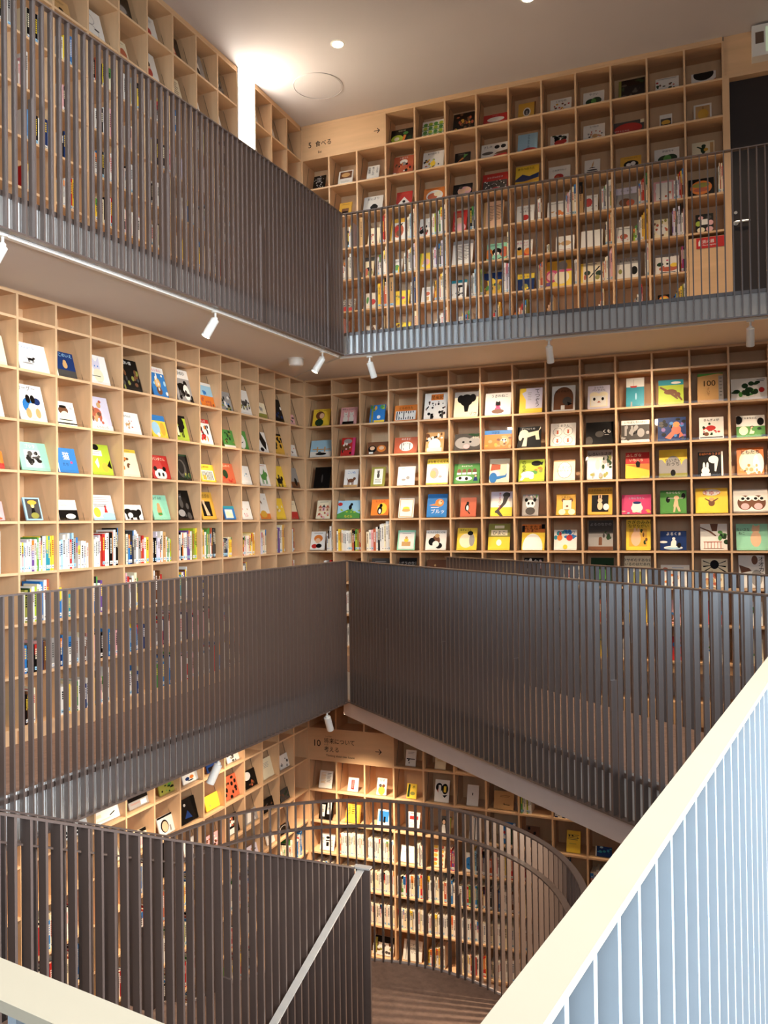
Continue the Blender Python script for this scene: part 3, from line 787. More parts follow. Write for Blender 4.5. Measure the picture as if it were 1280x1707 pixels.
shelf('B', 'M', 4, [
 (0, 527, 550, 833, 'c', house(.25,.6,.8,'f','q')+house(.5,.62,.8,'p','h')+house(.78,.6,.8,'f','q')+blob(20,'qpo',10,.1,.05,.9,.35,.1)+ln(.2,.8,.9,1,'h'), 'cream picture book with row of houses'),
 (1, 562, 600, 833, 'l', pg('g',0,0,1,0,1,.25,.55,.5,.45,.5,0,.25)+el(.55,.62,.07,.14,'k')+el(.6,.78,.06,.08,'k')+el(.1,.8,.1,.1,'r')+blob(21,'e',8,.05,.35,.95,.5,.06)+tx('もぐら',.5,.06,.14,'y'), 'sky blue picture book with black mole'),
 (2, 618, 647, 831, 'o', el(.62,.5,.28,.3,'y')+el(.5,.4,.14,.22,'k')+el(.55,.66,.09,.1,'k')+el(.5,.36,.07,.13,'w')+band(0,.14,'i')+tx('もぐらの',.5,.84,.12,'r'), 'orange picture book with mole and yellow sun'),
 (3, 664, 689, 829, 'w', rc(.06,.05,.94,.95,'a')+rc(.1,.08,.9,.92,'w')+el(.5,.42,.24,.08,'j')+el(.5,.48,.22,.08,'y')+el(.5,.36,.28,.07,'a'), 'white bordered picture book with pancakes'),
 (4, 711, 744, 822, 'b', el(.62,.62,.22,.17,'o')+pg('o',.1,.52,.5,.6,.5,.48)+el(.66,.64,.1,.1,'f')+el(.7,.66,.03,.03,'k')+tx('ブルッ',.55,.17,.18,'w')+ln(.2,.6,.4,1,'w'), 'bright blue picture book with orange bird'),
 (5, 767, 793, 828, 'q', bird(.42,.48,.85,'k','w'), 'rust picture book with black and white bird'),
 (6, 817, 853, 818, 'w', band(.72,1,'v')+band(0,.36,'y')+pg('h',.3,.12,.7,.5,.9,.95,.6,.85,.55,.55,.2,.15)+el(.72,.85,.17,.12,'h')+pg('h',.2,.2,.35,.3,.6,.0,.45,.0)+tx('きょうりゅう',.42,.86,.11,'r',1), 'white and yellow picture book with dark dinosaur'),
 (7, 870, 897, 823, 's', el(.5,.55,.28,.2,'w')+el(.24,.74,.1,.09,'k')+el(.76,.74,.1,.09,'k')+el(.38,.58,.07,.07,'k')+el(.62,.58,.07,.07,'k')+el(.5,.22,.3,.18,'h')+blob(22,'wgp',10,.05,.8,.95,.95,.06), 'grey green picture book with panda'),
 (8, 927, 959, 822, 'j', el(.36,.7,.1,.09,'i')+el(.76,.7,.1,.09,'i')+rc(.32,.25,.8,.72,'i')+rc(.34,.27,.78,.7,'c')+el(.56,.42,.07,.05,'i')+el(.3,.15,.18,.14,'c')+el(.8,.15,.18,.14,'c')+tx('くまさん',.5,.8,.1,'i'), 'golden picture book with outlined bear'),
 (9, 979, 1020, 811, 'j', rc(.16,.1,.84,.72,'k')+beast(.5,.32,.55,'f','l')+el(.75,.28,.12,.12,'w')+tx('うさぎのぬいぐるみ',.5,.86,.08,'i'), 'golden picture book with toy rabbit'),
 (10, 1036, 1085, 823, 'm', el(.52,.32,.2,.22,'w')+pg('w',.36,.45,.38,.62,.48,.52)+pg('w',.56,.52,.66,.62,.68,.45)+el(.52,.58,.14,.07,'n')+blob(23,'cljf',9,.05,.05,.95,.2,.08)+tx('こねこちゃん',.5,.78,.11,'l'), 'magenta picture book with white cat in cap'),
 (11, 1100, 1144, 816, 'g', el(.3,.6,.08,.13,'k')+el(.88,.75,.08,.13,'k')+rc(.3,.64,.88,.68,'s')+pg('f',.5,.3,.7,.3,.66,.65,.56,.65)+el(.62,.68,.1,.09,'f')+pg('f',.52,.3,.6,.3,.56,.06,.5,.06)+pg('f',.62,.3,.72,.3,.78,.08,.7,.08)+tx('ちからもち',.5,.86,.1,'w'), 'green picture book with cat lifting weights'),
 (12, 1159, 1213, 812, 'y', el(.5,.83,.28,.13,'w')+el(.5,.4,.1,.13,'i')+el(.5,.55,.08,.08,'a')+pg('i',.42,.45,.28,.58,.3,.6,.46,.5)+pg('i',.58,.45,.72,.58,.7,.6,.54,.5)+tx('ぎゅっ',.5,.74,.2,'r'), 'wide yellow picture book with little monkey'),
 (13, 1222, 1280, 814, 'w', el(.34,.42,.22,.32,'i',24)+el(.72,.42,.22,.32,'i',24)+el(.26,.6,.11,.11,'w')+el(.44,.6,.1,.1,'w')+el(.64,.6,.1,.1,'w')+el(.84,.6,.11,.11,'w')+el(.28,.6,.05,.06,'k')+el(.43,.6,.05,.06,'k')+el(.65,.6,.05,.06,'k')+el(.82,.6,.05,.06,'k')+el(.34,.26,.12,.14,'p')+el(.72,.26,.12,.14,'p')+band(0,.05,'s'), 'wide white picture book with two owls'),
])
shelf('B', 'M', 5, [
 (0, 517, 541, 885, 'w', el(.52,.62,.3,.2,'o')+el(.5,.5,.18,.14,'f')+el(.3,.2,.2,.12,'r')+el(.6,.22,.2,.12,'k')+ln(.2,.8,.9,1,'h'), 'white picture book with orange-haired girl'),
 (3, 662, 691, 883, 'z', rc(.08,.05,.94,.9,'w')+rc(.25,.2,.75,.42,'a')+el(.5,.5,.13,.1,'y')+el(.5,.62,.08,.07,'a')+ln(.25,.75,.82,1,'s'), 'mint framed picture book with yellow stove'),
 (4, 709, 743, 883, 'w', el(.5,.48,.2,.26,'i')+el(.3,.42,.16,.2,'k')+el(.65,.22,.17,.15,'k')+el(.5,.3,.16,.16,'w')+el(.55,.72,.12,.1,'a')+tx('どうぶつのこども',.5,.86,.1), 'white picture book with calico cat'),
 (5, 761, 794, 879, 'y', el(.46,.42,.34,.32,'c',24)+el(.75,.45,.14,.28,'s')+el(.66,.76,.14,.1,'k')+tx('ねずみくん',.42,.87,.09), 'yellow picture book with pale round picture'),
 (6, 813, 849, 872, 'x', band(0,.5,'y')+rc(.28,.82,.72,.93,'c')+rc(.12,.55,.88,.76,'c')+el(.5,.28,.12,.12,'w')+tx('ひよこ',.5,.59,.15), 'olive yellow picture book with chick'),
 (7, 869, 907, 873, 'y', band(.68,1,'o')+el(.48,.1,.44,.54,'W',24)+rc(0,.7,.12,.95,'k')+rc(.85,.82,1,1,'k')+tx('たまたま',.5,.82,.15)+tx('たまご',.45,.7,.13), 'yellow picture book with white egg dome'),
 (8, 923, 961, 882, 'w', blob(24,'bbtr',14,.05,.55,.95,.95,.12)+el(.25,.6,.12,.14,'o')+el(.68,.6,.14,.15,'r')+el(.5,.15,.1,.12,'y')+tx('ひまわり',.6,.8,.16,'n'), 'white picture book with blue and red flowers'),
 (9, 980, 1021, 866, 's', band(.55,1,'h')+band(0,.12,'i')+rc(.42,.16,.56,.36,'i')+el(.49,.38,.07,.06,'i')+blob(25,'hd',8,.6,.4,.98,.6,.1)+tx('よるのなかの',.5,.82,.1,'s'), 'dark grey picture book with small stump'),
 (10, 1043, 1084, 865, 'y', rc(.12,.12,.85,.7,'j')+el(.4,.38,.2,.25,'f')+el(.36,.6,.06,.14,'f')+el(.5,.58,.06,.14,'f')+blob(26,'ijd',10,.6,.15,.84,.65,.08)+tx('うさぎのみみは',.5,.86,.12)+tx('なぜながい',.5,.74,.11), 'yellow picture book with brown rabbit engraving'),
 (11, 1100, 1144, 884, 'n', el(.5,.12,.36,.1,'w')+el(.5,.1,.3,.06,'l')+pg('w',.4,.14,.6,.14,.62,.45,.52,.62,.42,.42)+el(.52,.6,.06,.07,'w')+el(.72,.25,.08,.14,'k')+el(.12,.42,.16,.06,'w')+tx('よるくま',.52,.78,.16,'w'), 'navy picture book with white figure on ice'),
 (12, 1167, 1212, 872, 'w', pg('i',.36,1,.66,1,.62,.72,.44,.72)+blob(27,'gd',8,.7,.3,.98,.7,.12)+pg('i',0,.88,.4,.72,.6,.55,.56,.52,.3,.7,0,.84)+rc(.12,.05,.85,.07,'i')+sum([rc(.15+i*.12,.05,.17+i*.12,.3,'q') for i in range(6)],[])+rc(.12,.3,.8,.32,'q'), 'white picture book with tree and red fence'),
 (13, 1227, 1280, 872, 'z', el(.62,.42,.17,.3,'f')+el(.62,.78,.13,.14,'f')+pg('f',.5,.84,.54,.98,.6,.9)+pg('f',.66,.9,.74,.98,.76,.84)+tx('ちいさな',.22,.74,.1,'h')+tx('ねこ',.18,.6,.1,'h'), 'mint picture book with ginger cat'),
])
shelf('B', 'M', 6, [
 (2, 617, 647, 930, 'h', ln(.2,.8,.85,2,'s'), 'dark grey picture book'),
 (3, 663, 692, 929, 'k', tx('モグラの生活',.5,.72,.13,'s')+el(.5,.35,.2,.2,'h'), 'black picture book with grey title'),
 (4, 710, 742, 932, 'i', blob(31,'kai',8), 'brown picture book'),
 (5, 760, 796, 934, 'd', blob(32,'gkx',8), 'dark green picture book'),
 (6, 818, 853, 931, 'c', ln(.2,.8,.9,2,'a')+beast(.5,.35,.6,'a'), 'cream picture book with tan animal'),
 (7, 872, 904, 929, 'k', blob(33,'wps',10,.05,.5,.95,.95,.08)+tx('むしたち',.5,.8,.15,'w'), 'black picture book with pale lettering'),
 (8, 935, 962, 934, 's', ln(.2,.8,.8,2,'h')+rc(0,.9,1,1,'i'), 'grey picture book'),
 (9, 984, 1022, 929, 'd', el(.35,.7,.05,.06,'k')+el(.7,.7,.05,.06,'k')+el(.5,.4,.3,.2,'g'), 'dark green picture book with frog eyes'),
 (10, 1040, 1084, 926, 'c', tx('ウサギのすあなに',.5,.82,.1)+tx('いるのはだあれ',.5,.68,.1)+el(.5,.25,.3,.25,'x')+beast(.5,.12,.4,'a','l'), 'cream picture book with rabbit burrow'),
 (11, 1101, 1149, 941, 'w', el(.16,.78,.1,.1,'q')+ln(.4,.8,.85,1,'b')+tx('どうぶつえん',.55,.68,.1)+blob(34,'oapq',12,.08,.1,.92,.55,.1), 'white picture book with orange animals'),
 (12, 1169, 1213, 931, 'c', el(.5,.8,.17,.16,'k')+sum([pg('k',.5,.78,.05+i*.0,.95-i*.2,.08,.9-i*.2)+pg('k',.5,.78,.95,.95-i*.2,.92,.9-i*.2) for i in range(3)],[])+blob(35,'iqa',10,.15,.1,.85,.5,.12), 'cream picture book with black beetle'),
 (13, 1231, 1275, 924, 'w', pg('i',.02,.7,.4,.6,.5,.52,.1,.45)+el(.62,.85,.12,.14,'i')+el(.68,.3,.22,.25,'s')+tx('オオカミ',.87,.82,.15,'k',1), 'white picture book with brown wolf'),
 (14, 1290, 1325, 930, 'r', el(.5,.45,.3,.3,'w'), 'red picture book'),
])
for jj, cc in ((7, (8, 10, 11, 12, 13)), (8, (9, 11, 12, 13))):
    for q in cc:
        picture_book('B', 'M', q, jj, .08, .19, .24, 'wcypr'[(q + jj) % 5], blob(q * 9 + jj, 'kiqbg', 9), f"{['white','cream','yellow','pink','red'][(q + jj) % 5]} picture book half hidden by bridge slats")
for q in range(14, 16):
    for jj in range(1, 6): rest('B', 'M', q, jj)

# ------------------------------------------------------------------ picture books of the middle side wall
shelf('A', 'M', 1, [
 (12, .23, 8, 560, 'c', ln(.2,.8,.8,2,'a'), 'pale cream picture book'),
 (11, .27, 82, 580, 'W', quad(.42,.42,.36,'k')+el(.3,.26,.2,.03,'s')+tx('アンジュール',.32,.8,.1,'b'), 'wide white picture book with small black dog'),
 (10, .2, 125.5, 591, 'n', band(.0,.3,'h')+house(.5,.55,.6,'d','k')+el(.5,.5,.12,.14,'a')+el(.5,.62,.08,.08,'a')+rc(0,0,.06,1,'w')+tx('ねこのいえ',.5,.82,.14,'l'), 'dark blue picture book with cat before house'),
 (9, .21, 181, 596, 'W', el(.42,.62,.2,.17,'v')+pg('v',.2,.7,.26,.95,.4,.78)+pg('v',.46,.78,.62,.95,.64,.68)+el(.34,.62,.03,.03,'b')+el(.5,.62,.03,.03,'b')+el(.45,.3,.26,.24,'c')+ln(.1,.55,.26,1,'k'), 'white picture book with white cat face'),
 (8, .25, 234, 603, 'k', blob(51,'hix',16,.15,.05,.9,.7,.09)+tx('白い猫',.5,.84,.1,'w'), 'black picture book with faint leaf shapes'),
 (7, .2, 278, 615, 'b', band(.8,1,'w')+el(.42,.45,.2,.18,'j')+el(.42,.45,.12,.12,'f')+el(.45,.2,.18,.14,'i')+blob(52,'lw',8,.05,.1,.95,.75,.1)+tx('らいおん',.5,.85,.1,'m'), 'blue picture book with lion under pale title'),
 (6, .23, 320, 619, 's', band(.72,1,'w')+quad(.4,.45,.9,'k')+el(.65,.3,.2,.24,'w')+blob(53,'kh',9,.05,.02,.95,.3,.13)+tx('やぎのひ',.4,.83,.11), 'grey picture book with black and white dog'),
 (5, .23, 356, 641, 'l', band(0,.45,'o')+eleph(.45,.58,.35,'b')+band(.88,1,'w')+blob(54,'qi',8,.05,.05,.95,.35,.08), 'pale blue and orange picture book with elephant'),
 (4, .22, 386, 655, 's', blob(55,'wkdbx',26,.05,.05,.95,.95,.11), 'grey picture book crowded with cows'),
 (3, .22, 418, 652, 'w', quad(.5,.45,.8,'h')+blob(56,'hkx',10,.1,.1,.9,.6,.09), 'white picture book with grey zebra'),
 (2, .19, 444, 673, 'c', eleph(.5,.6,.5,'s')+band(0,.3,'x'), 'cream picture book with grey animal over grass'),
 (1, .24, 472, 667, 'k', blob(57,'hnw',9,.05,.1,.95,.9,.1), 'black picture book with dim blue shapes'),
 (0, .18, 491, 692, 'p', blob(58,'hkw',8,.2,.2,.9,.8,.12), 'small pink grey picture book'),
])
shelf('A', 'M', 2, [
 (12, .2, 3.5, 655, 'w', ln(.2,.8,.8,2,'h'), 'white picture book'),
 (11, .24, 75, 645, 'W', el(.36,.42,.2,.2,'b')+el(.72,.55,.14,.1,'n')+el(.4,.6,.09,.12,'k')+el(.58,.6,.09,.12,'k')+el(.5,.25,.16,.24,'c')+el(.34,.2,.1,.14,'a')+el(.7,.22,.1,.14,'a')+tx('カーグー',.4,.84,.13,'h'), 'white picture book with blue and cream animals'),
 (10, .19, 125.5, 672, 'W', el(.4,.62,.26,.18,'i')+el(.45,.3,.26,.3,'c')+band(.04,.1,'k')+rc(.1,.2,.8,.24,'k')+el(.4,.78,.2,.06,'k')+tx('ねこ',.82,.7,.1,'h',1), 'white picture book with striped sitting cat'),
 (9, .24, 185, 664, 'v', eleph(.4,.5,.7,'q','k')+blob(61,'iqa',14,.1,.2,.7,.85,.1)+band(0,.14,'w')+tx('とらのいろ',.5,.04,.08,'k'), 'pale picture book with tiger photograph'),
 (8, .24, 233, 690, 'W', quad(.35,.42,.35,'a')+blob(62,'aq',6,.2,.25,.6,.6,.05)+tx('きりんの',.4,.76,.1,'h'), 'white picture book with tiny giraffe'),
 (7, .21, 277.5, 694, 'y', band(.75,1,'b')+el(.3,.4,.26,.3,'l')+el(.75,.4,.16,.3,'j')+el(.4,.12,.1,.1,'w'), 'yellow picture book with pale blue figure'),
 (6, .19, 313.5, 694, 'e', quad(.4,.45,1,'k')+el(.55,.75,.26,.2,'k')+band(.9,1,'k')+rc(.15,.2,.3,.6,'c'), 'lime picture book with black dog'),
 (5, .2, 353, 700, 'W', band(.84,1,'r')+blob(63,'rkor',14,.1,.15,.85,.7,.12)+tx('パンダ',.5,.87,.1,'w'), 'white picture book with red and black train'),
 (4, .2, 391, 718, 'g', band(0,.12,'w')+blob(64,'dxg',14,.05,.15,.95,.95,.12), 'green picture book with white foot'),
 (3, .17, 413, 719, 'g', el(.35,.42,.4,.4,'w',20)+blob(65,'h',5,.2,.3,.6,.5,.04), 'green picture book with white egg'),
 (2, .19, 446, 721, 'w', pg('k',.1,.9,.5,1,.9,.5,.75,.1,.4,.35)+el(.3,.12,.2,.1,'k'), 'white picture book with black cat'),
 (1, .2, 473, 724, 'j', blob(66,'kk',10,.05,.1,.95,.85,.14)+band(.9,1,'k'), 'golden picture book with black scribbles'),
 (0, .18, 493.5, 742, 'w', blob(67,'kq',5,.2,.2,.8,.7,.08), 'small white picture book'),
])
shelf('A', 'M', 3, [
 (12, .2, 4, 752, 'o', band(0,.3,'r')+ln(.2,.8,.8,2,'w'), 'orange red picture book'),
 (11, .26, 82, 740, 'z', rc(.18,.12,.72,.72,'w')+blob(71,'khkh',18,.22,.18,.68,.68,.1)+tx('ゴリラ',.4,.8,.13,'w'), 'mint picture book with gorilla photograph'),
 (10, .2, 128, 748, 'b', tx('猫',.5,.55,.3,'w')+tx('たち',.42,.28,.13,'n')+el(.72,.42,.06,.05,'m')+rc(0,0,.05,1,'w'), 'bright blue picture book with white lettering'),
 (9, .23, 186, 742, 'e', el(.36,.9,.16,.1,'k')+rc(.05,.62,.62,.8,'w')+el(.66,.25,.17,.15,'j')+pg('k',.76,.3,.95,.5,.97,.2)+pg('w',.2,.4,.36,.55,.38,.3,.3,.2)+ln(.1,.55,.75,2,'s'), 'lime green picture book with rooster'),
 (8, .24, 231, 750, 'c', band(.88,1,'y')+blob(72,'qpio',10,.15,.25,.6,.7,.09)+ln(.15,.7,.92,1,'a'), 'cream yellow picture book with small faces'),
 (7, .24, 282, 760, 'r', el(.45,.18,.34,.24,'w')+el(.2,.42,.1,.1,'k')+el(.7,.42,.1,.1,'k')+el(.35,.18,.06,.09,'k')+el(.58,.18,.06,.09,'k')+tx('パンダさん',.5,.78,.13,'c'), 'red picture book with panda head'),
 (6, .21, 317, 758, 'k', el(.45,.45,.3,.35,'h')+el(.4,.5,.22,.26,'k')+blob(73,'dx',8,.4,.05,.95,.25,.1)+band(.93,1,'d'), 'black picture book with gorilla'),
 (5, .24, 358, 775, 'y', rc(.1,.1,.9,.66,'w')+sum([rc(.14+i*.09,.12,.18+i*.09,.6,'k') for i in range(8)],[])+el(.25,.25,.12,.14,'j')+tx('しまうまの',.4,.8,.12), 'yellow picture book with zebra stripes'),
 (4, .25, 392, 773, 'q', el(.35,.45,.18,.22,'d')+tx('むしのいろ',.5,.82,.12,'c')+blob(74,'r',4,.1,.1,.9,.3,.1), 'coral picture book with green beetle'),
 (3, .2, 418, 777, 'W', blob(75,'sl',5,.2,.3,.7,.7,.06), 'plain white picture book'),
 (2, .2, 450, 774, 'W', quad(.45,.4,1,'g')+pg('g',.4,.5,.6,.8,.7,.5)+ln(.1,.8,.92,1,'q'), 'white picture book with green wolf'),
 (1, .2, 475, 777, 'y', quad(.4,.28,1,'k')+beast(.4,.3,.5,'k'), 'yellow picture book with black cat'),
 (0, .2, 499, 780, 's', band(0,.3,'i')+el(.6,.3,.16,.2,'k'), 'grey brown picture book'),
])
shelf('A', 'M', 4, [
 (12, .22, 4.5, 835, 'p', blob(77,'qw',5), 'pink picture book'),
 (11, .15, 68.5, 829, 'l', rc(.1,.06,.92,.94,'h')+kid(.5,.5,.8,'k','y','f')+el(.55,.2,.24,.14,'x')+el(.5,.78,.28,.1,'j'), 'small blue framed picture book with boy'),
 (10, .19, 128, 833, 'w', band(0,.5,'k')+el(.6,.18,.26,.13,'w')+ln(.15,.5,.85,3,'s'), 'white over black picture book with mole'),
 (9, .24, 189, 825, 'W', band(0,.08,'l')+el(.75,.15,.35,.14,'l')+el(.2,.3,.16,.2,'y')+kid(.62,.45,.4,'r','r','r')+ln(.1,.85,.88,3,'s')+ln(.1,.7,.6,2,'h'), 'white picture book with red figure in boat'),
 (8, .22, 236, 841, 'W', eleph(.5,.4,1.2,'k','w')+el(.3,.3,.14,.18,'w')+el(.8,.5,.14,.2,'k'), 'white picture book with black panda shapes'),
 (7, .22, 281, 825, 'z', el(.42,.36,.14,.22,'a')+el(.42,.58,.1,.1,'a')+rc(.3,.18,.55,.28,'g')+tx('ねずみの',.4,.82,.12,'h'), 'pale mint picture book with dressed fox'),
 (6, .23, 320, 817, 'k', beast(.4,.55,.6,'h')+el(.3,.22,.22,.12,'s')+blob(78,'h',6,.3,.05,.9,.5,.12), 'black picture book with grey animal photograph'),
 (5, .23, 359, 820, 'j', rc(.12,.12,.76,.66,'k')+pg('f',.25,.6,.35,.6,.6,.14,.35,.14)+el(.3,.62,.08,.1,'f')+tx('うさぎの',.45,.8,.13,'i'), 'golden picture book with pale figure on black'),
 (4, .19, 391, 843, 'b', rc(.08,.1,.78,.74,'w')+el(.35,.4,.2,.2,'c')+el(.6,.3,.16,.16,'c')+band(.82,1,'t'), 'blue framed picture book with white animals'),
 (3, .19, 419, 835, 'W', blob(79,'apq',8,.15,.15,.8,.6,.07), 'white picture book with tiny animals'),
 (2, .22, 450, 822, 'w', band(0,.22,'o')+el(.4,.2,.3,.14,'j')+blob(80,'si',4,.2,.5,.8,.8,.06), 'white picture book with orange foot'),
 (1, .21, 475, 830, 'y', blob(81,'ca',5,.2,.2,.8,.7,.1), 'soft yellow picture book'),
 (0, .2, 496, 834, 'c', band(0,.4,'r')+ln(.2,.8,.8,1,'s'), 'cream and red picture book'),
])

# ------------------------------------------------------------------ picture books of the topmost end wall
shelf('B', 'U', 0, [
 (3, 649, 685, 208, 'k', el(.3,.38,.28,.26,'e')+el(.28,.38,.12,.12,'c')+pg('o',.52,.1,.6,.6,.72,.55,.62,.1)+el(.68,.7,.12,.1,'g')+el(.88,.3,.1,.2,'d')+tx('やさいの',.5,.84,.1,'c'), 'black picture book with green and orange vegetables'),
 (4, 701, 737, 193, 'w', sum([el(.15+i*.24,.15+k*.22,.1,.09,'eg'[(i+k)%2]) for i in range(4) for k in range(4)],[])+sum([rc(0,.02+k*.22,1,.07+k*.22,'g') for k in range(4)],[]), 'green and white chequered picture book'),
 (5, 753, 788, 180, 'k', blob(91,'iqjyii',26,.05,.05,.95,.95,.09), 'black picture book with many small dishes'),
 (6, 804, 844, 183, 'r', el(.52,.55,.36,.2,'w')+el(.4,.25,.3,.1,'i')+pg('m',0,0,.3,0,.3,.2,0,.3)+tx('もりもり',.5,.84,.1,'p'), 'red pink picture book with white oval dish'),
 (7, 862, 891, 164, 'j', el(.5,.45,.22,.26,'w')+el(.5,.45,.16,.2,'h')+beast(.5,.35,.3,'s')+rc(.92,0,1,1,'i'), 'orange picture book with small oval portrait'),
 (8, 916, 951, 157, 'w', blob(92,'riqdj',16,.08,.06,.92,.62,.07)+tx('くだもの',.5,.76,.14), 'white picture book with scattered fruit'),
 (9, 971, 1006, 145, 'w', el(.35,.32,.24,.22,'d')+el(.62,.36,.26,.24,'d')+el(.5,.32,.12,.22,'g')+tx('やさい',.5,.76,.15), 'white picture book with green pumpkin'),
 (10, 1030, 1074, 122, 'k', rc(0,0,.1,1,'x')+blob(93,'hdk',14,.15,.05,.95,.95,.12), 'large black picture book with olive spine'),
 (11, 1092, 1131, 121, 'w', blob(94,'rdidqx',18,.06,.05,.94,.75,.08)+ln(.1,.9,.9,1,'h'), 'white picture book with scattered vegetables'),
 (12, 1152, 1193, 113, 'w', el(.5,.86,.42,.5,'k',24)+pg('q',.72,0,1,0,1,.4,.9,.3)+band(0,.14,'i'), 'white picture book with half watermelon'),
], depth=0.09)
shelf('B', 'U', 1, [
 (0, 519, 539, 288, 'k', blob(95,'ws',18,.08,.05,.92,.95,.05)+rc(.3,.55,.66,.85,'s')+tx('漢字',.48,.62,.16,'k'), 'small black and white patterned picture book'),
 (1, 561, 585, 279, 'w', rc(.1,.5,.92,.94,'i')+el(.5,.72,.3,.14,'a')+ln(.2,.8,.3,2,'s'), 'white picture book with brown photograph on top'),
 (2, 609, 629, 271, 'w', tx('くさる',.82,.8,.13,'k',1)+tx('食べもの',.5,.8,.13,'k',1)+tx('大冒険',.2,.8,.13,'k',1), 'white picture book with upright black lettering'),
 (3, 653, 686, 253, 'q', el(.5,.72,.2,.12,'w')+el(.5,.62,.12,.1,'s')+blob(96,'korwki',18,.08,.08,.92,.6,.08)+tx('おまつり',.5,.87,.09,'w'), 'brown red picture book with crowd of figures'),
 (4, 702, 737, 245, 'w', blob(97,'kihgykq',22,.08,.1,.92,.6,.07)+el(.5,.35,.12,.14,'y')+tx('おべんとう',.5,.84,.1), 'white picture book with row of small people'),
 (5, 756, 782, 249, 'k', pg('o',.15,.2,.6,.5,.5,.6)+pg('g',.55,.5,.85,.8,.6,.85)+tx('にんじん',.45,.82,.11,'s'), 'black picture book with orange carrot'),
 (6, 800, 844, 231, 'w', pg('r',.35,0,1,0,1,.4,.5,.25)+pg('i',.5,.3,1,.3,1,.5,.6,.42)+el(.25,.42,.22,.1,'h')+el(.6,.75,.1,.12,'k')+el(.84,.75,.1,.12,'k')+tx('さしみ',.25,.76,.14), 'white picture book with dark red fish'),
 (7, 861, 894, 215, 'l', el(.6,-.05,.55,.32,'r',24)+tx('りんごかもしれ',.55,.85,.09,'n',1), 'sky blue picture book with red hill'),
 (8, 916, 946, 219, 'w', blob(98,'dkdk',16,.05,.2,.95,.95,.15)+el(.5,.35,.28,.22,'r')+el(.75,.42,.17,.17,'r'), 'picture book with red apple among dark leaves'),
 (9, 971, 1007, 200, 'w', blob(99,'aqsh',14,.08,.08,.92,.6,.07)+el(.55,.3,.14,.12,'a')+tx('たべもの',.5,.82,.1,'h'), 'white picture book with small tan dishes'),
 (10, 1020, 1071, 194, 'c', rc(0,0,1,1,'h')+el(.48,.45,.46,.42,'r',24)+rc(.88,.75,1,1,'c')+tx('ポテトじゃん',.28,.3,.13,'w'), 'dark picture book with big red potato'),
 (11, 1099, 1120, 185, 'w', rc(.08,.08,.92,.7,'h')+el(.5,.42,.36,.17,'j')+el(.5,.2,.36,.1,'k'), 'small white picture book with hamburger photograph'),
 (12, 1156, 1186, 166, 'w', rc(.1,.1,.9,.9,'a')+el(.52,.42,.3,.3,'j')+rc(.5,.7,.54,.84,'i'), 'white bordered picture book with golden pear'),
], depth=0.09)
shelf('B', 'U', 2, [
 (0, 519, 543, 332, 'k', blob(101,'wv',6), 'black picture book mostly hidden by the railing'),
 (1, 562.5, 583, 333, 'j', rc(.22,.28,.78,.6,'i')+rc(.28,.3,.72,.4,'k')+ln(.2,.8,.86,1,'i'), 'orange yellow picture book with dark loaf'),
 (2, 603, 635, 321, 'w', pg('k',.4,.2,.72,.16,.78,.36,.62,.52,.5,.52,.36,.36)+tx('おにぎり',.5,.78,.15), 'white picture book with black rice ball'),
 (3, 658, 684, 314, 'r', pg('w',.12,.25,.88,.28,.5,.68)+el(.5,.38,.1,.09,'k')+ln(.1,.85,.86,1,'q'), 'red picture book with white triangle'),
 (4, 704, 739, 307, 'o', el(.52,.46,.4,.38,'w',24)+el(.42,.42,.24,.24,'q')+el(.66,.56,.18,.16,'c')+ln(.1,.8,.92,1,'i'), 'orange picture book with plate of curry'),
 (5, 753, 785, 301, 'k', el(.6,.5,.36,.3,'p')+el(.45,.45,.2,.2,'f')+el(.75,.6,.14,.14,'f')+el(.4,.75,.1,.1,'h'), 'black picture book with pink meat'),
 (6, 802, 844, 281, 'r', rc(.02,.02,.98,.62,'h')+blob(103,'wswk',40,.05,.05,.95,.6,.035)+el(.55,.1,.2,.16,'r')+tx('おじさんのかさ',.5,.74,.09,'w'), 'dark red picture book with grey speckled field'),
 (7, 857, 896, 268, 'y', band(0,.12,'e')+pg('n',0,.4,.3,.62,.6,.5,1,.62,1,.4,.5,.28,0,.3)+pg('j',0,.25,.5,.3,1,.4,1,.25,0,.12)+blob(104,'kd',6,.05,.03,.95,.15,.08)+tx('ゆうべのうた',.45,.82,.1), 'yellow picture book with dark blue hills'),
 (8, 913, 949, 270, 'w', el(.48,.32,.22,.2,'r')+el(.42,.3,.1,.12,'q')+tx('これはりんご',.5,.7,.11), 'white picture book with round red apple'),
 (9, 973, 999, 260, 'w', el(.5,.3,.36,.26,'k')+rc(.1,.3,.9,.5,'w')+el(.5,.38,.34,.05,'h')+pg('a',.42,.5,.56,.62,.62,.95,.5,.75), 'white picture book with black bowl'),
 (10, 1033, 1068, 254, 'j', el(.52,.42,.36,.28,'k')+el(.4,.4,.12,.12,'w')+el(.62,.46,.12,.14,'w')+tx('パパのおにぎり',.5,.82,.1,'i'), 'golden picture book with black and white face'),
 (11, 1090, 1132, 240, 'w', el(.4,.32,.26,.26,'d')+el(.66,.34,.26,.27,'d')+el(.52,.32,.16,.26,'g')+tx('かぼちゃ',.55,.78,.13), 'white picture book with dark green pumpkin'),
 (12, 1153, 1191, 229, 'c', el(.5,.5,.12,.2,'d')+el(.52,.74,.1,.1,'d')+pg('d',.4,.55,.2,.72,.25,.76,.5,.6)+pg('d',.5,.4,.36,.1,.46,.1,.6,.38)+rc(.8,.1,.95,.9,'a')+el(.62,.5,.1,.1,'j'), 'cream picture book with green dancing figure'),
], depth=0.09)
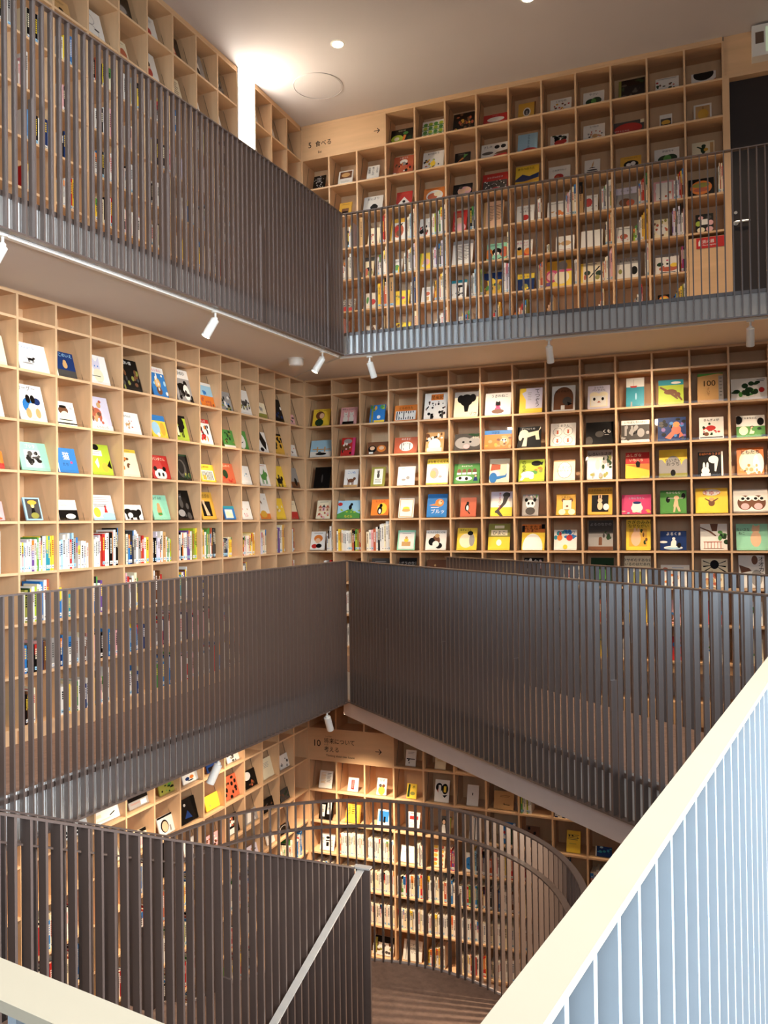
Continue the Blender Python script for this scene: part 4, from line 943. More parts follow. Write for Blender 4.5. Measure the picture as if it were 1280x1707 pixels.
shelf('B', 'U', 3, [
 (2, 613, 632, 377, 'c', kid(.3,.5,.5,'p')+kid(.7,.45,.5,'q')+blob(111,'kqp',8,.1,.1,.9,.7,.08), 'pale picture book with two pink figures'),
 (3, 650, 676, 360, 'j', rc(.1,.05,1,.82,'w')+el(.5,.45,.34,.3,'q')+el(.45,.5,.2,.16,'r')+el(.55,.35,.18,.14,'i')+pg('k',.4,.7,.8,.8,.6,.62), 'yellow picture book with bowl of meatballs'),
 (4, 696, 713, 362, 'w', blob(112,'kirh',14,.1,.1,.9,.85,.1)+el(.25,.3,.2,.12,'k'), 'white picture book with black branches'),
 (5, 754, 777, 347, 'r', el(.45,.42,.32,.26,'f')+el(.55,.2,.4,.2,'p')+rc(.1,.72,.7,.9,'q'), 'red picture book with pink fruit'),
 (6, 805, 838, 324, 'a', rc(.12,.02,.98,1,'f')+ln(.25,.5,.8,10,'i',.06)+ln(.58,.9,.8,10,'i',.06), 'tall tan booklet of printed lines'),
 (7, 861, 890, 339, 'w', el(.5,.28,.2,.17,'r')+tx('スープに',.5,.76,.13)+tx('なりました',.5,.6,.11), 'white picture book with round red tomato'),
 (8, 912, 944, 332, 'w', el(.6,.28,.16,.16,'o')+pg('a',.1,.35,.4,.42,.3,.3)+el(.8,.2,.1,.1,'o')+ln(.1,.85,.85,1,'h'), 'white picture book with orange loaf'),
 (9, 974, 996, 322, 'w', el(.3,.58,.28,.25,'r')+blob(113,'s',5,.4,.1,.9,.4,.06)+ln(.5,.9,.85,1,'s'), 'white picture book with big red strawberry'),
 (10, 1026, 1061, 308, 's', el(.45,.25,.3,.2,'i')+el(.7,.2,.2,.17,'q')+band(.66,1,'v')+tx('ケーキや',.5,.78,.11,'h'), 'grey picture book with brown cakes'),
 (11, 1088, 1123, 297, 'p', rc(.14,.08,.9,.92,'w')+beast(.45,.35,.7,'w')+blob(114,'kq',7,.15,.1,.9,.7,.06)+el(.4,.55,.3,.2,'w'), 'pink framed picture book with white animal'),
 (12, 1147, 1190, 293, 'k', el(.5,.48,.42,.4,'o',24)+el(.5,.62,.34,.14,'x')+el(.5,.36,.3,.12,'q'), 'black picture book with orange hamburger'),
], rests=False)
shelf('B', 'U', 4, [
 (1, 570, 580, 444, 'w', blob(120,'kh',7), 'narrow white and black picture book'),
 (2, 605, 622, 426, 'c', el(.5,.3,.4,.2,'k')+el(.3,.25,.2,.2,'q')+el(.7,.2,.25,.15,'x')+band(.8,1,'h'), 'cream picture book with dark brown shape'),
 (3, 655, 670, 430, 'w', band(0,.25,'l')+el(.4,.4,.3,.2,'g')+el(.75,.25,.2,.3,'y')+ln(.1,.9,.85,2,'h'), 'small white picture book with green frog'),
 (4, 698, 718, 419, 'e', rc(.1,.03,1,1,'y')+el(.55,.45,.28,.2,'p')+el(.4,.25,.2,.1,'w'), 'lime yellow picture book with pink shape'),
 (5, 753, 787, 396, 'w', band(.85,1,'s')+ln(.25,.8,.75,10,'h',.06), 'tall pale booklet of printed lines'),
 (6, 811, 844, 402, 'z', el(.12,.4,.2,.32,'o')+el(.88,.45,.22,.32,'q')+el(.5,.5,.24,.22,'k')+el(.5,.38,.14,.1,'w')+pg('k',.1,.15,.4,.05,.4,.1)+pg('k',.9,.15,.6,.05,.6,.1)+tx('ふたりはいつも',.5,.85,.09,'k'), 'pale blue picture book with black bird'),
 (7, 858, 887, 397, 'w', el(.3,.28,.28,.2,'j')+pg('r',.45,.05,.85,.05,.65,.5)+el(.75,.3,.2,.2,'o')+el(.25,.5,.12,.1,'k')+tx('オムライス',.5,.78,.14,'m')+tx('へい',.6,.62,.13,'r'), 'white picture book with orange omelette'),
 (8, 926, 957, 390, 'w', fish(.55,.52,1.1,'a')+ln(.2,.8,.1,1,'q'), 'white picture book with tan fish cake'),
 (9, 968, 1004, 380, 'W', [], 'blank white picture book'),
 (10, 1026, 1053, 375, 'w', el(.5,.4,.25,.16,'q')+blob(121,'aqp',9,.1,.1,.9,.6,.08)+ln(.15,.85,.85,1,'h'), 'white picture book with tan biscuits'),
 (11, 1088, 1116, 362, 'c', el(.5,.45,.34,.3,'w')+blob(122,'iqxw',14,.05,.05,.95,.95,.1)+el(.5,.4,.25,.16,'w'), 'cream picture book with white dumplings'),
 (12, 1159, 1189, 353, 'k', rc(.34,.42,.68,.72,'W')+el(.3,.8,.14,.1,'p')+el(.75,.8,.14,.1,'h')+el(.16,.5,.16,.14,'e')+el(.84,.5,.16,.14,'p')+el(.3,.15,.22,.14,'c')+el(.78,.16,.2,.14,'p'), 'black picture book with ring of sweets'),
], rests=False)
shelf('B', 'U', 5, [
 (1, 570, 592, 497, 's', blob(130,'whk',24,.05,.3,.95,.95,.06)+el(.3,.2,.26,.2,'r')+el(.7,.15,.2,.16,'r'), 'grey speckled picture book with red foot'),
 (2, 606, 626, 486, 'w', el(.75,.42,.22,.18,'r')+el(.3,.55,.1,.22,'g')+el(.5,.15,.2,.05,'c'), 'white picture book with red pepper'),
 (3, 657, 682, 482, 'y', el(.55,.5,.16,.09,'m')+blob(131,'xaj',10,.1,.1,.9,.85,.08), 'soft yellow picture book with pink cake'),
 (4, 702, 722, 476, 'w', el(.5,.55,.2,.13,'q')+rc(.35,.1,.65,.35,'a')+ln(.15,.85,.85,2,'s'), 'white picture book with small red fruit'),
 (5, 751, 777, 464, 'w', band(.84,1,'t')+el(.55,.66,.26,.07,'k')+rc(.52,.4,.58,.66,'k')+pg('k',.05,.05,.1,.25,.18,.25,.12,.22)+blob(132,'hk',8,.3,.08,.85,.35,.07), 'white picture book with black pan'),
 (6, 801, 834, 451, 'j', band(.66,1,'n')+el(.5,.55,.2,.2,'y')+blob(133,'xidg',14,.05,.05,.95,.5,.13)+el(.15,.5,.16,.2,'i'), 'dark blue picture book with yellow fruit'),
 (7, 860, 890, 453, 'h', rc(0,0,1,.68,'t')+rc(0,0,1,.66,'n')+band(.7,1,'y')+el(.5,.2,.17,.2,'x')+blob(134,'y',4,.4,.05,.65,.2,.06)+tx('やきいもの',.5,.78,.1,'i'), 'navy picture book with yellow title band'),
 (8, 905, 947, 430, 'y', rc(0,.62,1,1,'j')+el(.22,.42,.28,.24,'m')+el(.2,.42,.18,.16,'p')+el(.62,.78,.2,.2,'s')+el(.6,.35,.3,.26,'c')+rc(0,.05,.16,.2,'u')+el(.75,.6,.3,.05,'m'), 'yellow picture book with pink spiral'),
 (9, 965, 1003, 434, 'y', rc(.12,.05,1,1,'c')+pg('k',.36,.25,.8,.8,.88,.8,.42,.25)+el(.3,.5,.14,.12,'d')+el(.82,.45,.16,.13,'d')+el(.75,.25,.1,.12,'x')+el(.2,.3,.05,.14,'q')+ln(.3,.7,.92,1,'h'), 'cream yellow picture book with green vegetables'),
 (10, 1028, 1067, 425, 'w', band(.7,1,'s')+el(.74,.36,.14,.2,'k')+el(.14,.36,.08,.12,'x')+tx('おいしいもの',.5,.8,.11), 'pale picture book with single black square'),
 (11, 1092, 1132, 419, 'w', band(.86,1,'s')+el(.55,.28,.4,.16,'q')+el(.2,.5,.14,.1,'d')+rc(.38,.35,.62,.82,'w')+el(.5,.5,.05,.05,'k')+el(.5,.68,.05,.04,'m')+el(.78,.42,.16,.1,'y')+rc(.2,.06,.85,.09,'k')+tx('おべんとう',.5,.84,.1), 'pale picture book with brown basket'),
], rests=False)
shelf('B', 'U', 6, [
 (2, 608, 628, 540, 'w', blob(140,'kih',14,.08,.4,.92,.95,.08), 'white picture book with dark pattern'),
 (3, 657, 683, 535, 'y', blob(141,'kxi',14,.08,.4,.92,.95,.09), 'mustard picture book with dark pattern'),
 (5, 760, 788, 524, 'w', tx('おいしい',.5,.8,.15,'i')+blob(142,'rk',6,.1,.4,.9,.7,.06), 'white picture book with red and black lettering'),
 (11, 1096, 1117, 489, 'k', el(.5,.7,.4,.25,'o')+el(.5,.75,.3,.1,'y'), 'black picture book with orange noodles'),
], rests=False)
# ------------------------------------------------------------------ topmost side wall
shelf('A', 'U', 0, [
 (0, .17, 485.5, 226, 's', blob(150,'kdg',12,.05,.05,.95,.95,.12), 'grey green picture book'),
 (1, .21, 461, 204, 'w', el(.45,.4,.3,.34,'k')+band(0,.1,'i'), 'white picture book with dark animal'),
 (2, .17, 433, 182, 's', ln(.2,.8,.7,3,'h'), 'pale grey picture book'),
 (4, .21, 376, 122, 'h', blob(151,'xsk',14,.05,.05,.95,.8,.12), 'grey picture book with rounded corner'),
 (5, .21, 345, 97, 's', el(.4,.45,.26,.32,'w')+el(.35,.7,.18,.17,'w')+el(.5,.3,.12,.16,'k'), 'grey picture book with white dog'),
 (6, .21, 305, 69, 'k', pg('r',.1,.1,.7,.1,.6,.55,.25,.5)+el(.4,.7,.2,.16,'r')+el(.5,.4,.1,.1,'f'), 'dark picture book with red figure'),
 (7, .22, 266, 35, 'W', el(.45,.36,.15,.14,'r')+el(.35,.2,.2,.08,'k')+ln(.2,.8,.82,2,'s'), 'white picture book with small red figure'),
 (8, .25, 223, 2, 'k', el(.5,.35,.34,.26,'h')+el(.55,.4,.2,.14,'s')+rc(.1,.1,.5,.2,'w'), 'dark picture book with ship photograph'),
], depth=0.07)
shelf('A', 'U', 1, [
 (2, .19, 434, 234, 'w', ln(.3,.8,.75,3,'k'), 'white picture book with dark marks'),
 (4, .17, 373, 194, 'w', blob(152,'kh',5,.2,.1,.8,.5,.08), 'white picture book with dark spots'),
 (5, .15, 336.5, 173, 'w', blob(153,'ks',5,.2,.1,.8,.5,.1), 'small white picture book'),
 (6, .21, 306, 137, 'c', ln(.1,.85,.82,6,'i',.1,.03), 'cream picture book with lines of brown writing'),
 (7, .23, 268, 93, 'W', el(.45,.34,.2,.16,'r')+el(.48,.55,.12,.12,'f')+el(.46,.6,.14,.1,'k'), 'white picture book with girl in red'),
 (8, .2, 216, 74, 'c', el(.7,.35,.22,.3,'q')+el(.3,.3,.2,.18,'a')+ln(.15,.8,.85,1,'i'), 'cream picture book with brown bear'),
 (9, .27, 173, 24, 'W', el(.45,.66,.22,.17,'s')+el(.45,.66,.2,.15,'W')+el(.5,.3,.26,.2,'s')+el(.5,.3,.24,.18,'W')+el(.2,.3,.03,.14,'h')+el(.7,.4,.12,.03,'h')+el(.4,.68,.02,.03,'k'), 'white picture book with pale line drawing'),
 (10, .24, 110, 3, 'a', el(.6,.4,.1,.12,'k')+ln(.2,.8,.8,2,'i')+band(0,.1,'w'), 'tan picture book with black spot'),
 (11, .22, 62, -40, 'w', blob(154,'ik',5), 'white picture book under the ceiling'),
], depth=0.07)
# ------------------------------------------------------------------ lowest storey
shelf('A', 'L', 0, [
 (10, .26, 185, 1349, 'W', sum([el(.15+i*.14,.55,.05,.07,'k',8)+rc(.11+i*.14,.4,.19+i*.14,.52,'k')+rc(.11+i*.14,.15,.19+i*.14,.3,'k') for i in range(6)],[]), 'white picture book with rows of black figures'),
 (9, .29, 242, 1325, 'W', pg('k',.6,.42,.8,.62,.84,.56,.64,.36)+ln(.1,.8,.25,2,'a')+rc(.1,.5,.3,.75,'c'), 'wide white picture book with black stroke'),
 (8, .24, 281, 1308, 's', band(.6,1,'k')+ln(.1,.8,.4,2,'q')+rc(.6,.1,.9,.5,'w'), 'grey picture book with black top'),
 (7, .2, 319, 1291, 'x', blob(160,'gdk',10), 'green grey picture book'),
 (6, .22, 360, 1272, 'W', el(.3,.4,.14,.16,'n')+el(.6,.45,.14,.16,'o')+el(.5,.2,.2,.06,'k'), 'white picture book with coloured discs'),
 (5, .2, 391, 1259, 'n', rc(.1,.1,.8,.5,'k'), 'navy picture book'),
 (4, .21, 424, 1244, 'w', blob(161,'kh',8), 'white picture book with dark blots'),
])
shelf('A', 'L', 1, [
 (9, .2, 229, 1376, 'c', ln(.1,.8,.7,2,'a'), 'cream picture book'),
 (8, .23, 282, 1353, 'c', el(.3,.6,.26,.24,'w')+el(.6,.35,.3,.2,'p')+pg('k',.6,1,1,1,1,.8,.8,.82), 'cream picture book with black corner'),
 (7, .2, 316, 1334, 'w', el(.4,.45,.26,.34,'k')+el(.42,.42,.2,.28,'f')+band(.9,1,'k')+rc(.7,.1,.8,.4,'s'), 'white picture book with drawn face'),
 (6, .27, 361, 1303, 'k', pg('n',.3,.2,.7,.15,.5,.5)+el(.4,.75,.06,.06,'s'), 'black picture book with faint blue triangle'),
 (5, .22, 392, 1299, 'y', el(.3,.3,.04,.08,'a'), 'plain yellow picture book'),
 (4, .26, 425, 1269, 'q', blob(162,'kik',14,.1,.05,.9,.9,.1), 'red brown picture book with black dots'),
 (3, .22, 451, 1262, 'k', el(.25,.7,.3,.24,'w')+blob(163,'iq',6,.2,.1,.9,.5,.1), 'black picture book with white shape'),
 (2, .22, 477, 1244, 'c', ln(.2,.7,.75,4,'s'), 'pale cream picture book'),
 (1, .2, 499.5, 1240, 'w', blob(164,'sh',6), 'small white picture book'),
])
shelf('A', 'L', 2, [
 (7, .17, 312, 1384, 'k', blob(165,'ws',6), 'black and white picture book'),
 (6, .19, 350, 1375, 'w', blob(166,'kkh',9), 'white picture book with black shapes'),
 (5, .24, 397, 1359, 'p', blob(167,'kiqw',16,.1,.05,.9,.9,.1), 'pinkish picture book with dark figures'),
 (4, .22, 424, 1332, 'k', blob(168,'wfq',12,.1,.2,.9,.9,.12)+rc(.1,.02,.8,.3,'w'), 'black picture book with white photograph'),
 (3, .23, 453, 1324, 's', pg('w',.1,.1,.8,.1,.7,.9,.3,.95), 'grey and white picture book'),
 (2, .22, 480, 1306, 'k', blob(169,'hi',6), 'dark picture book'),
 (1, .2, 506, 1291, 'h', blob(170,'di',8), 'dark grey picture book'),
])
shelf('A', 'L', 3, [
 (5, .2, 391, 1412, 'w', blob(171,'kq',7), 'white picture book with dark figures'),
 (4, .18, 420, 1403, 'a', blob(172,'kiw',8), 'tan picture book with dark figures'),
 (3, .22, 453, 1381, 'v', blob(173,'iqk',10), 'pale violet picture book'),
 (2, .16, 468, 1397, 'w', ln(.2,.8,.8,3,'k'), 'small white lettered picture book'),
 (1, .22, 494, 1385, 'k', el(.4,.5,.4,.4,'s')+el(.4,.5,.32,.32,'k'), 'black picture book with grey ring'),
])
shelf('B', 'L', 1, [
 (3, 676, 693, 1250, 'w', blob(180,'k',4,.2,.2,.8,.4,.07)+rc(.1,.42,.9,.47,'k')+ln(.2,.8,.85,2,'s'), 'narrow white picture book with black line'),
 (4, 725, 743, 1262, 'c', ln(.2,.8,.8,3,'j'), 'cream picture book half hidden by the bridge'),
])
shelf('B', 'L', 2, [
 (0, 532, 553, 1285, 'w', ln(.12,.5,.85,9,'j',.07)+ln(.6,.9,.85,7,'h',.08), 'white lettered picture book'),
 (1, 580, 597, 1296, 'w', rc(.32,.15,.62,.85,'r')+ln(.4,.58,.75,6,'w',.09), 'small white picture book with red upright strip'),
 (2, 628, 644, 1297, 'w', el(.5,.26,.36,.26,'j')+el(.35,.55,.16,.1,'h')+el(.68,.55,.16,.1,'i')+tx('なぜ',.5,.8,.16), 'small white picture book with orange mound'),
 (3, 678, 694, 1306, 'y', pg('d',.05,.1,.3,.1,.35,.95,.15,.95)+el(.6,.35,.25,.12,'x')+tx('木',.7,.7,.2,'d'), 'yellow picture book with green tree'),
 (4, 724, 748, 1301, 'w', el(.3,.65,.24,.2,'k')+el(.7,.6,.22,.24,'k')+el(.3,.5,.12,.1,'q')+rc(.25,.4,.42,.75,'w')+rc(.62,.45,.78,.72,'y')+pg('k',.55,.3,.9,.35,.7,.2), 'white picture book with black masks'),
 (5, 778, 797, 1309, 'w', rc(.44,.5,.52,.62,'h'), 'plain white picture book with tiny mark'),
 (6, 823, 856, 1320, 'a', ln(.3,.8,.75,2,'i')+rc(.5,.25,.8,.28,'k')+rc(.5,.25,.53,.36,'k'), 'wide tan picture book with black hook'),
])
shelf('B', 'L', 3, [
 (0, 532, 554, 1336, 'k', rc(.12,.15,.42,.8,'w')+rc(.58,.3,.88,.95,'w')+tx('八郎',.72,.7,.17,'k',1)+tx('三年',.27,.56,.17,'k',1), 'black picture book with two white strips'),
 (1, 576, 600, 1341, 'j', ln(.15,.3,.85,6,'k',.08)+ln(.4,.6,.9,5,'k',.1)+rc(.9,0,1,1,'o'), 'orange lettered picture book'),
 (2, 629, 649, 1350, 'w', rc(.1,.3,.9,.92,'b')+rc(.5,.25,.66,.6,'k'), 'white bordered blue picture book'),
 (3, 679, 699, 1354, 'w', rc(.15,.6,.85,.78,'r')+ln(.2,.8,.9,1,'r')+ln(.15,.8,.4,4,'s'), 'white picture book with red title block'),
 (4, 731, 751, 1361, 'h', el(.4,.72,.18,.14,'k')+el(.4,.68,.12,.12,'f')+pg('w',.2,.1,.62,.1,.5,.55,.3,.55)+rc(.74,.1,1,.95,'x'), 'dark picture book with woman in white'),
 (5, 782, 800, 1364, 'w', rc(.46,0,.54,1,'h')+ln(.15,.35,.8,6,'s',.1), 'pair of pale booklets'),
 (6, 832, 858, 1372, 'b', blob(181,'lnrw',14,.05,.05,.95,.95,.13)+el(.8,.4,.2,.4,'d'), 'blue picture book with red and dark shapes'),
 (7, 876, 898, 1378, 'i', blob(182,'kh',10,.1,.05,.9,.95,.12), 'brown black picture book'),
 (8, 944, 967, 1386, 'y', ln(.1,.9,.8,4,'h',.07)+ln(.2,.7,.4,1,'x')+blob(183,'k',5,.15,.68,.85,.8,.05), 'tall bright yellow picture book with small print'),
 (9, 993, 1020, 1411, 'n', blob(184,'bltn',14,.05,.3,.95,.95,.12)+rc(0,0,.06,1,'w'), 'dark blue picture book beside cream guard'),
])
shelf('B', 'L', 4, [
 (0, 534, 557, 1390, 'w', el(.5,.76,.13,.08,'k')+rc(.42,.25,.6,.5,'k')+rc(.36,.55,.66,.62,'k')+tx('旅人',.18,.6,.15,'k',1)+ln(.75,.9,.6,5,'h',.09), 'white picture book with upright black writing'),
 (3, 668, 692, 1410, 'w', tx('星',.4,.7,.15)+ln(.2,.7,.6,1,'s'), 'white picture book with small heading'),
 (4, 719, 741, 1411, 'c', sum([el(.28+.45*i,.15+.2*k,.17,.08,'jq'[(i+k)%2]) for i in range(2) for k in range(5)],[]), 'cream picture book with orange diamonds'),
 (5, 771, 790, 1422, 'w', el(.6,.45,.4,.34,'b')+blob(185,'kl',8,.1,.1,.9,.8,.08), 'white picture book with blue figure'),
], rests=False)
shelf('B', 'L', 7, [
 (1, 578, 605, 1561, 'c', pg('a',.1,.05,.9,.1,.6,.6,.3,.5)+el(.75,.72,.14,.06,'i'), 'cream picture book with tan hill'),
 (2, 622, 656, 1563, 'w', band(.66,1,'k')+blob(186,'xih',12,.1,.1,.9,.6,.1)+rc(.1,.1,.2,.9,'x'), 'white picture book with dark trees'),
 (3, 672, 703, 1570, 'w', tx('これは',.55,.72,.12)+tx('のみの',.55,.55,.12)+tx('ぴこ',.55,.38,.12)+rc(.14,.05,.18,.95,'s'), 'white picture book with four lines of lettering'),
], rests=False)

# ------------------------------------------------------------------ upright books, spines out
SPC = {'w': 'white', 'c': 'cream', 'W': 'bright white', 'y': 'yellow', 'j': 'golden', 'o': 'orange', 'r': 'red', 'p': 'pink', 'm': 'magenta', 'b': 'blue', 'n': 'navy', 'l': 'pale blue', 't': 'teal', 'g': 'green',
       'd': 'dark green', 'e': 'lime', 'u': 'purple', 's': 'grey', 'h': 'dark grey', 'k': 'black', 'a': 'tan', 'q': 'rust', 'i': 'brown', 'f': 'peach', 'v': 'lilac', 'z': 'mint', 'x': 'olive'}
heap = MB()                                                            # the upright books beyond the three hundred that show largest
rnd = random.Random(7)
COUNT = [0]
def spine_mesh(m, P, t, d, h, c, r, mark=True):
    """P maps local (across, back, up) to mesh space"""
    cm = cmat(c)
    b = 0.0015
    def bx(x0, y0, z0, x1, y1, z1, mt):
        m.hexa([P(x0, y0, z0), P(x1, y0, z0), P(x1, y1, z0), P(x0, y1, z0), P(x0, y0, z1), P(x1, y0, z1), P(x1, y1, z1), P(x0, y1, z1)], mt)
    bx(0, 0, 0, t, b, h, cm); bx(0, b, 0, b, d, h, cm); bx(t - b, b, 0, t, d, h, cm)
    bx(b, b, 0.003, t - b, d - 0.003, h - 0.003, PAGES)
    if mark:
        y = -0.0004
        dark = c in 'kndiubthrgqm'
        ic = cmat(r.choice('wcy') if dark else r.choice('khinrk'))
        if r.random() < .2:
            z1 = h * r.uniform(.55, .8)
            m.poly([P(0, y * .6, z1), P(t, y * .6, z1), P(t, y * .6, h), P(0, y * .6, h)], cmat(r.choice('rbygokw')))
        x = t * .5; q = min(t * .28, 0.006); z = h * r.uniform(.80, .90); lim = h * r.uniform(.35, .6)
        while z > lim:
            a = q * r.uniform(1.3, 2.2)
            m.poly([P(x - q, y, z - a), P(x + q, y, z - a), P(x + q, y, z), P(x - q, y, z)], ic)
            z -= a + q * .9
        if r.random() < .8:
            m.poly([P(t * .06, y, .014), P(t * .94, y, .014), P(t * .94, y, .040), P(t * .06, y, .040)], cmat(r.choice('wwl')))
            m.poly([P(t * .25, y * 1.5, .022), P(t * .75, y * 1.5, .022), P(t * .75, y * 1.5, .028), P(t * .25, y * 1.5, .028)], cmat('b' if r.random() < .5 else 'h'))

def spines(W, F, c, j, seq, a0=.02, a1=None, hs=(.20, .28), ind=False, depth=0.03, lean=0.0, grow=False, tk=(.008, .02)):
    """seq: colours in order (letters); a letter written in upper-case T before it makes the book tall and grey-boarded"""
    o, u, cw, ch = cell(W, F, c, j)
    bk = Vector((-u.y, u.x, 0))
    a1 = cw - .014 if a1 is None else a1
    n = len(seq)
    th = [rnd.uniform(*tk) for _ in seq]
    k = min(1.6, (a1 - a0) / (sum(th) + .0006 * n))
    if k < 1.6 or ind: th = [t * k for t in th]
    a = a0
    for i, q in enumerate(seq):
        t = th[i]
        h = rnd.uniform(*hs)
        if grow: h = hs[0] + (hs[1] - hs[0]) * (i / max(1, n - 1)) + rnd.uniform(-.01, .01)
        h = min(h, ch - .012)
        d = rnd.uniform(.14, .19); dep = depth + rnd.uniform(-.006, .008)
        if ind and COUNT[0] < 300:
            M = Matrix.Translation(o + u * a + bk * dep) @ Matrix.Rotation(math.atan2(u.y, u.x), 4, 'Z')
            m = MB(); spine_mesh(m, lambda x, y, z: (x, y, z), t, d, h, q, rnd)
            ob = m.obj('upright_book', None, M)
            lab = f"{SPC[q]} upright book, {ORD[i]} from left, {ORD[c]} bay from corner, {rowname(F, j)} row, {FLOORNAME[F]} {WALLNAME[W]} wall"
            assert lab not in BOOKLABELS, lab
            BOOKLABELS.add(lab)
            tag(ob, lab, 'book', f"upright books on the {FLOORNAME[F]} {WALLNAME[W]} wall")
            COUNT[0] += 1
        else:
            b0 = o + u * a + bk * dep
            spine_mesh(heap, lambda x, y, z: tuple(b0 + u * x + bk * y + Vector((0, 0, z))), t, d, h, q, rnd)
        a += t + .0006

# the row fully in view above the side railing (from the corner toward the viewer)
top5 = {0: ('swvwiq', (.24, .30)), 1: ('wkscuwcja', (.25, .32)), 2: ('nvWvvwcpc', (.21, .27)), 3: ('rwqwpwcpycjy', (.19, .23)), 4: ('sshhncyyc', (.17, .21)),
        5: ('swjjwgwxwqihk', (.22, .31)), 6: ('pqwkowwuuwxeey', (.24, .29)), 7: ('shkvvowawgwe', (.20, .28)), 8: ('skcbnhswwsqrwy', (.19, .30)),
        9: ('wWwwwvqrwWkqwkk', (.21, .31)), 10: ('awlwWWrlsswwbww', (.17, .28)), 11: ('ycplwvwWuwegwyWWttyy', (.21, .27)), 12: ('kwvukkssskw', (.22, .31)), 13: ('wcysrkwbw', (.2, .3))}
for c, (s, hs) in top5.items():
    if c in (4, 10, 12, 7, 8, 5, 0): spines('A', 'M', c, 5, s, hs=hs, ind=True, a0=.012)
    else: spines('A', 'M', c, 5, s, hs=hs, ind=True, grow=True, a0=.012)
spines('B', 'M', 0, 5, 'wcwc', a0=.26, ind=True, hs=(.2, .33), grow=True)
spines('B', 'M', 1, 5, 'wyjcwwWwcaqkexqr', a0=.03, ind=True, hs=(.23, .26))
spines('B', 'M', 2, 5, 'cwpqwkwwcwW', a0=.05, ind=True, hs=(.22, .35), grow=True)
spines('B', 'L', 4, 5, 'wcWwwqw', ind=True, hs=(.22, .27)) if False else None
for c, s in ((11, 'cwxdyWecwbwq'), (12, 'swwbkk'), (10, 'abwjyt'), (9, 'kbhwu'), (8, 'rpkwiwcy'), (7, 'wswiqir'), (6, 'cwtyuiw'), (5, 'ckbn'), (3, 'ccwsq'), (1, 'ccwk'), (0, 'kwrqw')):
    spines('A', 'M', c, 6, s, ind=True, hs=(.22, .30) if c not in (10, 5, 1) else (.16, .24), grow=c in (11, 6, 3), a0=.015, a1=.30 if c != 5 else .2)
for c, s in ((1, 'qwwWwwcwwcwWwwcwwcw'), (2, 'wwWcwwwcwwWwwcwwwcw')):
    spines('B', 'L', c, 4, s[:17], ind=True, hs=(.235, .265) if c == 1 else (.225, .245), tk=(.016, .02), a0=.02)
PALS = ['wwcWwkrbcwsw', 'wWwcwwwpcwlw', 'kwiwbwqcwrsn', 'cyjwwoewcwgw', 'wsvwwclwwpwc', 'hkwwnkwirwcw']
def fill(W, F, j, cols, seed, n=(7, 14), a0=.02, a1=None, hs=(.19, .29), pal=None, grow=None):
    r = random.Random(seed)
    for c in cols:
        k = r.randint(*n)
        p = pal or r.choice(PALS)
        spines(W, F, c, j, ''.join(r.choice(p) for _ in range(k)), a0=a0 if a0 is not None else r.uniform(.02, .12), a1=a1, hs=(hs[0], r.uniform(hs[0] + .02, hs[1])), grow=r.random() < .5 if grow is None else grow, tk=(.011, .024))
fill('A', 'M', 7, range(4, 15), 1, n=(8, 14), pal='kwirqypwsknbc')
fill('A', 'M', 8, range(4, 15), 2, n=(8, 14), pal='rwpkwbgnwcyi')
fill('A', 'M', 6, (13, 14), 3)
fill('A', 'M', 5, (14,), 4)
fill('B', 'M', 6, (0, 1, 5, 8), 5, n=(4, 7), a0=.2)
fill('B', 'M', 7, (0, 1, 2, 3, 5, 6, 7, 9), 6)
fill('B', 'M', 8, (0, 1, 2, 4, 5, 6, 7, 8, 10), 7)
# topmost end wall: clusters beside the picture books
spines('B', 'U', 1, 3, 'qkwsv', a0=.20, hs=(.18, .30), grow=True)
spines('B', 'U', 2, 3, 'a', a0=.012, a1=.06, hs=(.33, .34), tk=(.04, .045)); spines('B', 'U', 2, 3, 'cqrq', a0=.27, hs=(.24, .34), grow=True)
spines('B', 'U', 3, 3, 'wcwlxgcq', a0=.245, hs=(.26, .35), grow=True)
spines('B', 'U', 4, 3, 'wWcwexwgwcw', a0=.14, hs=(.2, .33), grow=True)
spines('B', 'U', 5, 3, 'kshs', a0=.27, hs=(.24, .33), grow=True)
spines('B', 'U', 7, 3, 'Wwi', a0=.30, hs=(.22, .24)); spines('B', 'U', 8, 3, 'wpwvwcw', a0=.24, hs=(.22, .33), grow=True)
spines('B', 'U', 9, 3, 'a', a0=.012, a1=.06, hs=(.33, .34), tk=(.04, .045)); spines('B', 'U', 9, 3, 'wvkwcwx', a0=.25, hs=(.22, .32), grow=True)
spines('B', 'U', 10, 3, 'wcwqrjyc', a0=.25, hs=(.2, .33), grow=True)
spines('B', 'U', 11, 3, 'wkwvrqir', a0=.24, hs=(.2, .33), grow=True)
spines('B', 'U', 12, 3, 'wcqcp', a0=.30, hs=(.26, .3))
spines('B', 'U', 1, 4, 'wWccww', a0=.15, hs=(.18, .30), grow=True)
spines('B', 'U', 2, 4, 'wvWwww', a0=.21, hs=(.2, .32), grow=True)
spines('B', 'U', 3, 4, 'wcwswvs', a0=.20, hs=(.22, .33), grow=True)
spines('B', 'U', 4, 4, 'wvubshvsl', a0=.19, hs=(.22, .33), grow=True)
spines('B', 'U', 6, 4, 'cw', a0=.32, hs=(.27, .3)); spines('B', 'U', 8, 4, 'wc', a0=.03, a1=.09, hs=(.09, .1))
spines('B', 'U', 9, 4, 'cwjjqc', a0=.28, hs=(.22, .34), grow=True)
spines('B', 'U', 10, 4, 'egcwwWjyoj', a0=.2, hs=(.14, .33), grow=True)
spines('B', 'U', 11, 4, 'uvkwvswp', a0=.22, hs=(.22, .33))
spines('B', 'U', 2, 5, 'cyqqq', a0=.22, hs=(.26, .34), grow=True); spines('B', 'U', 3, 5, 'a', a0=.012, a1=.065, hs=(.34, .345), tk=(.05, .055))
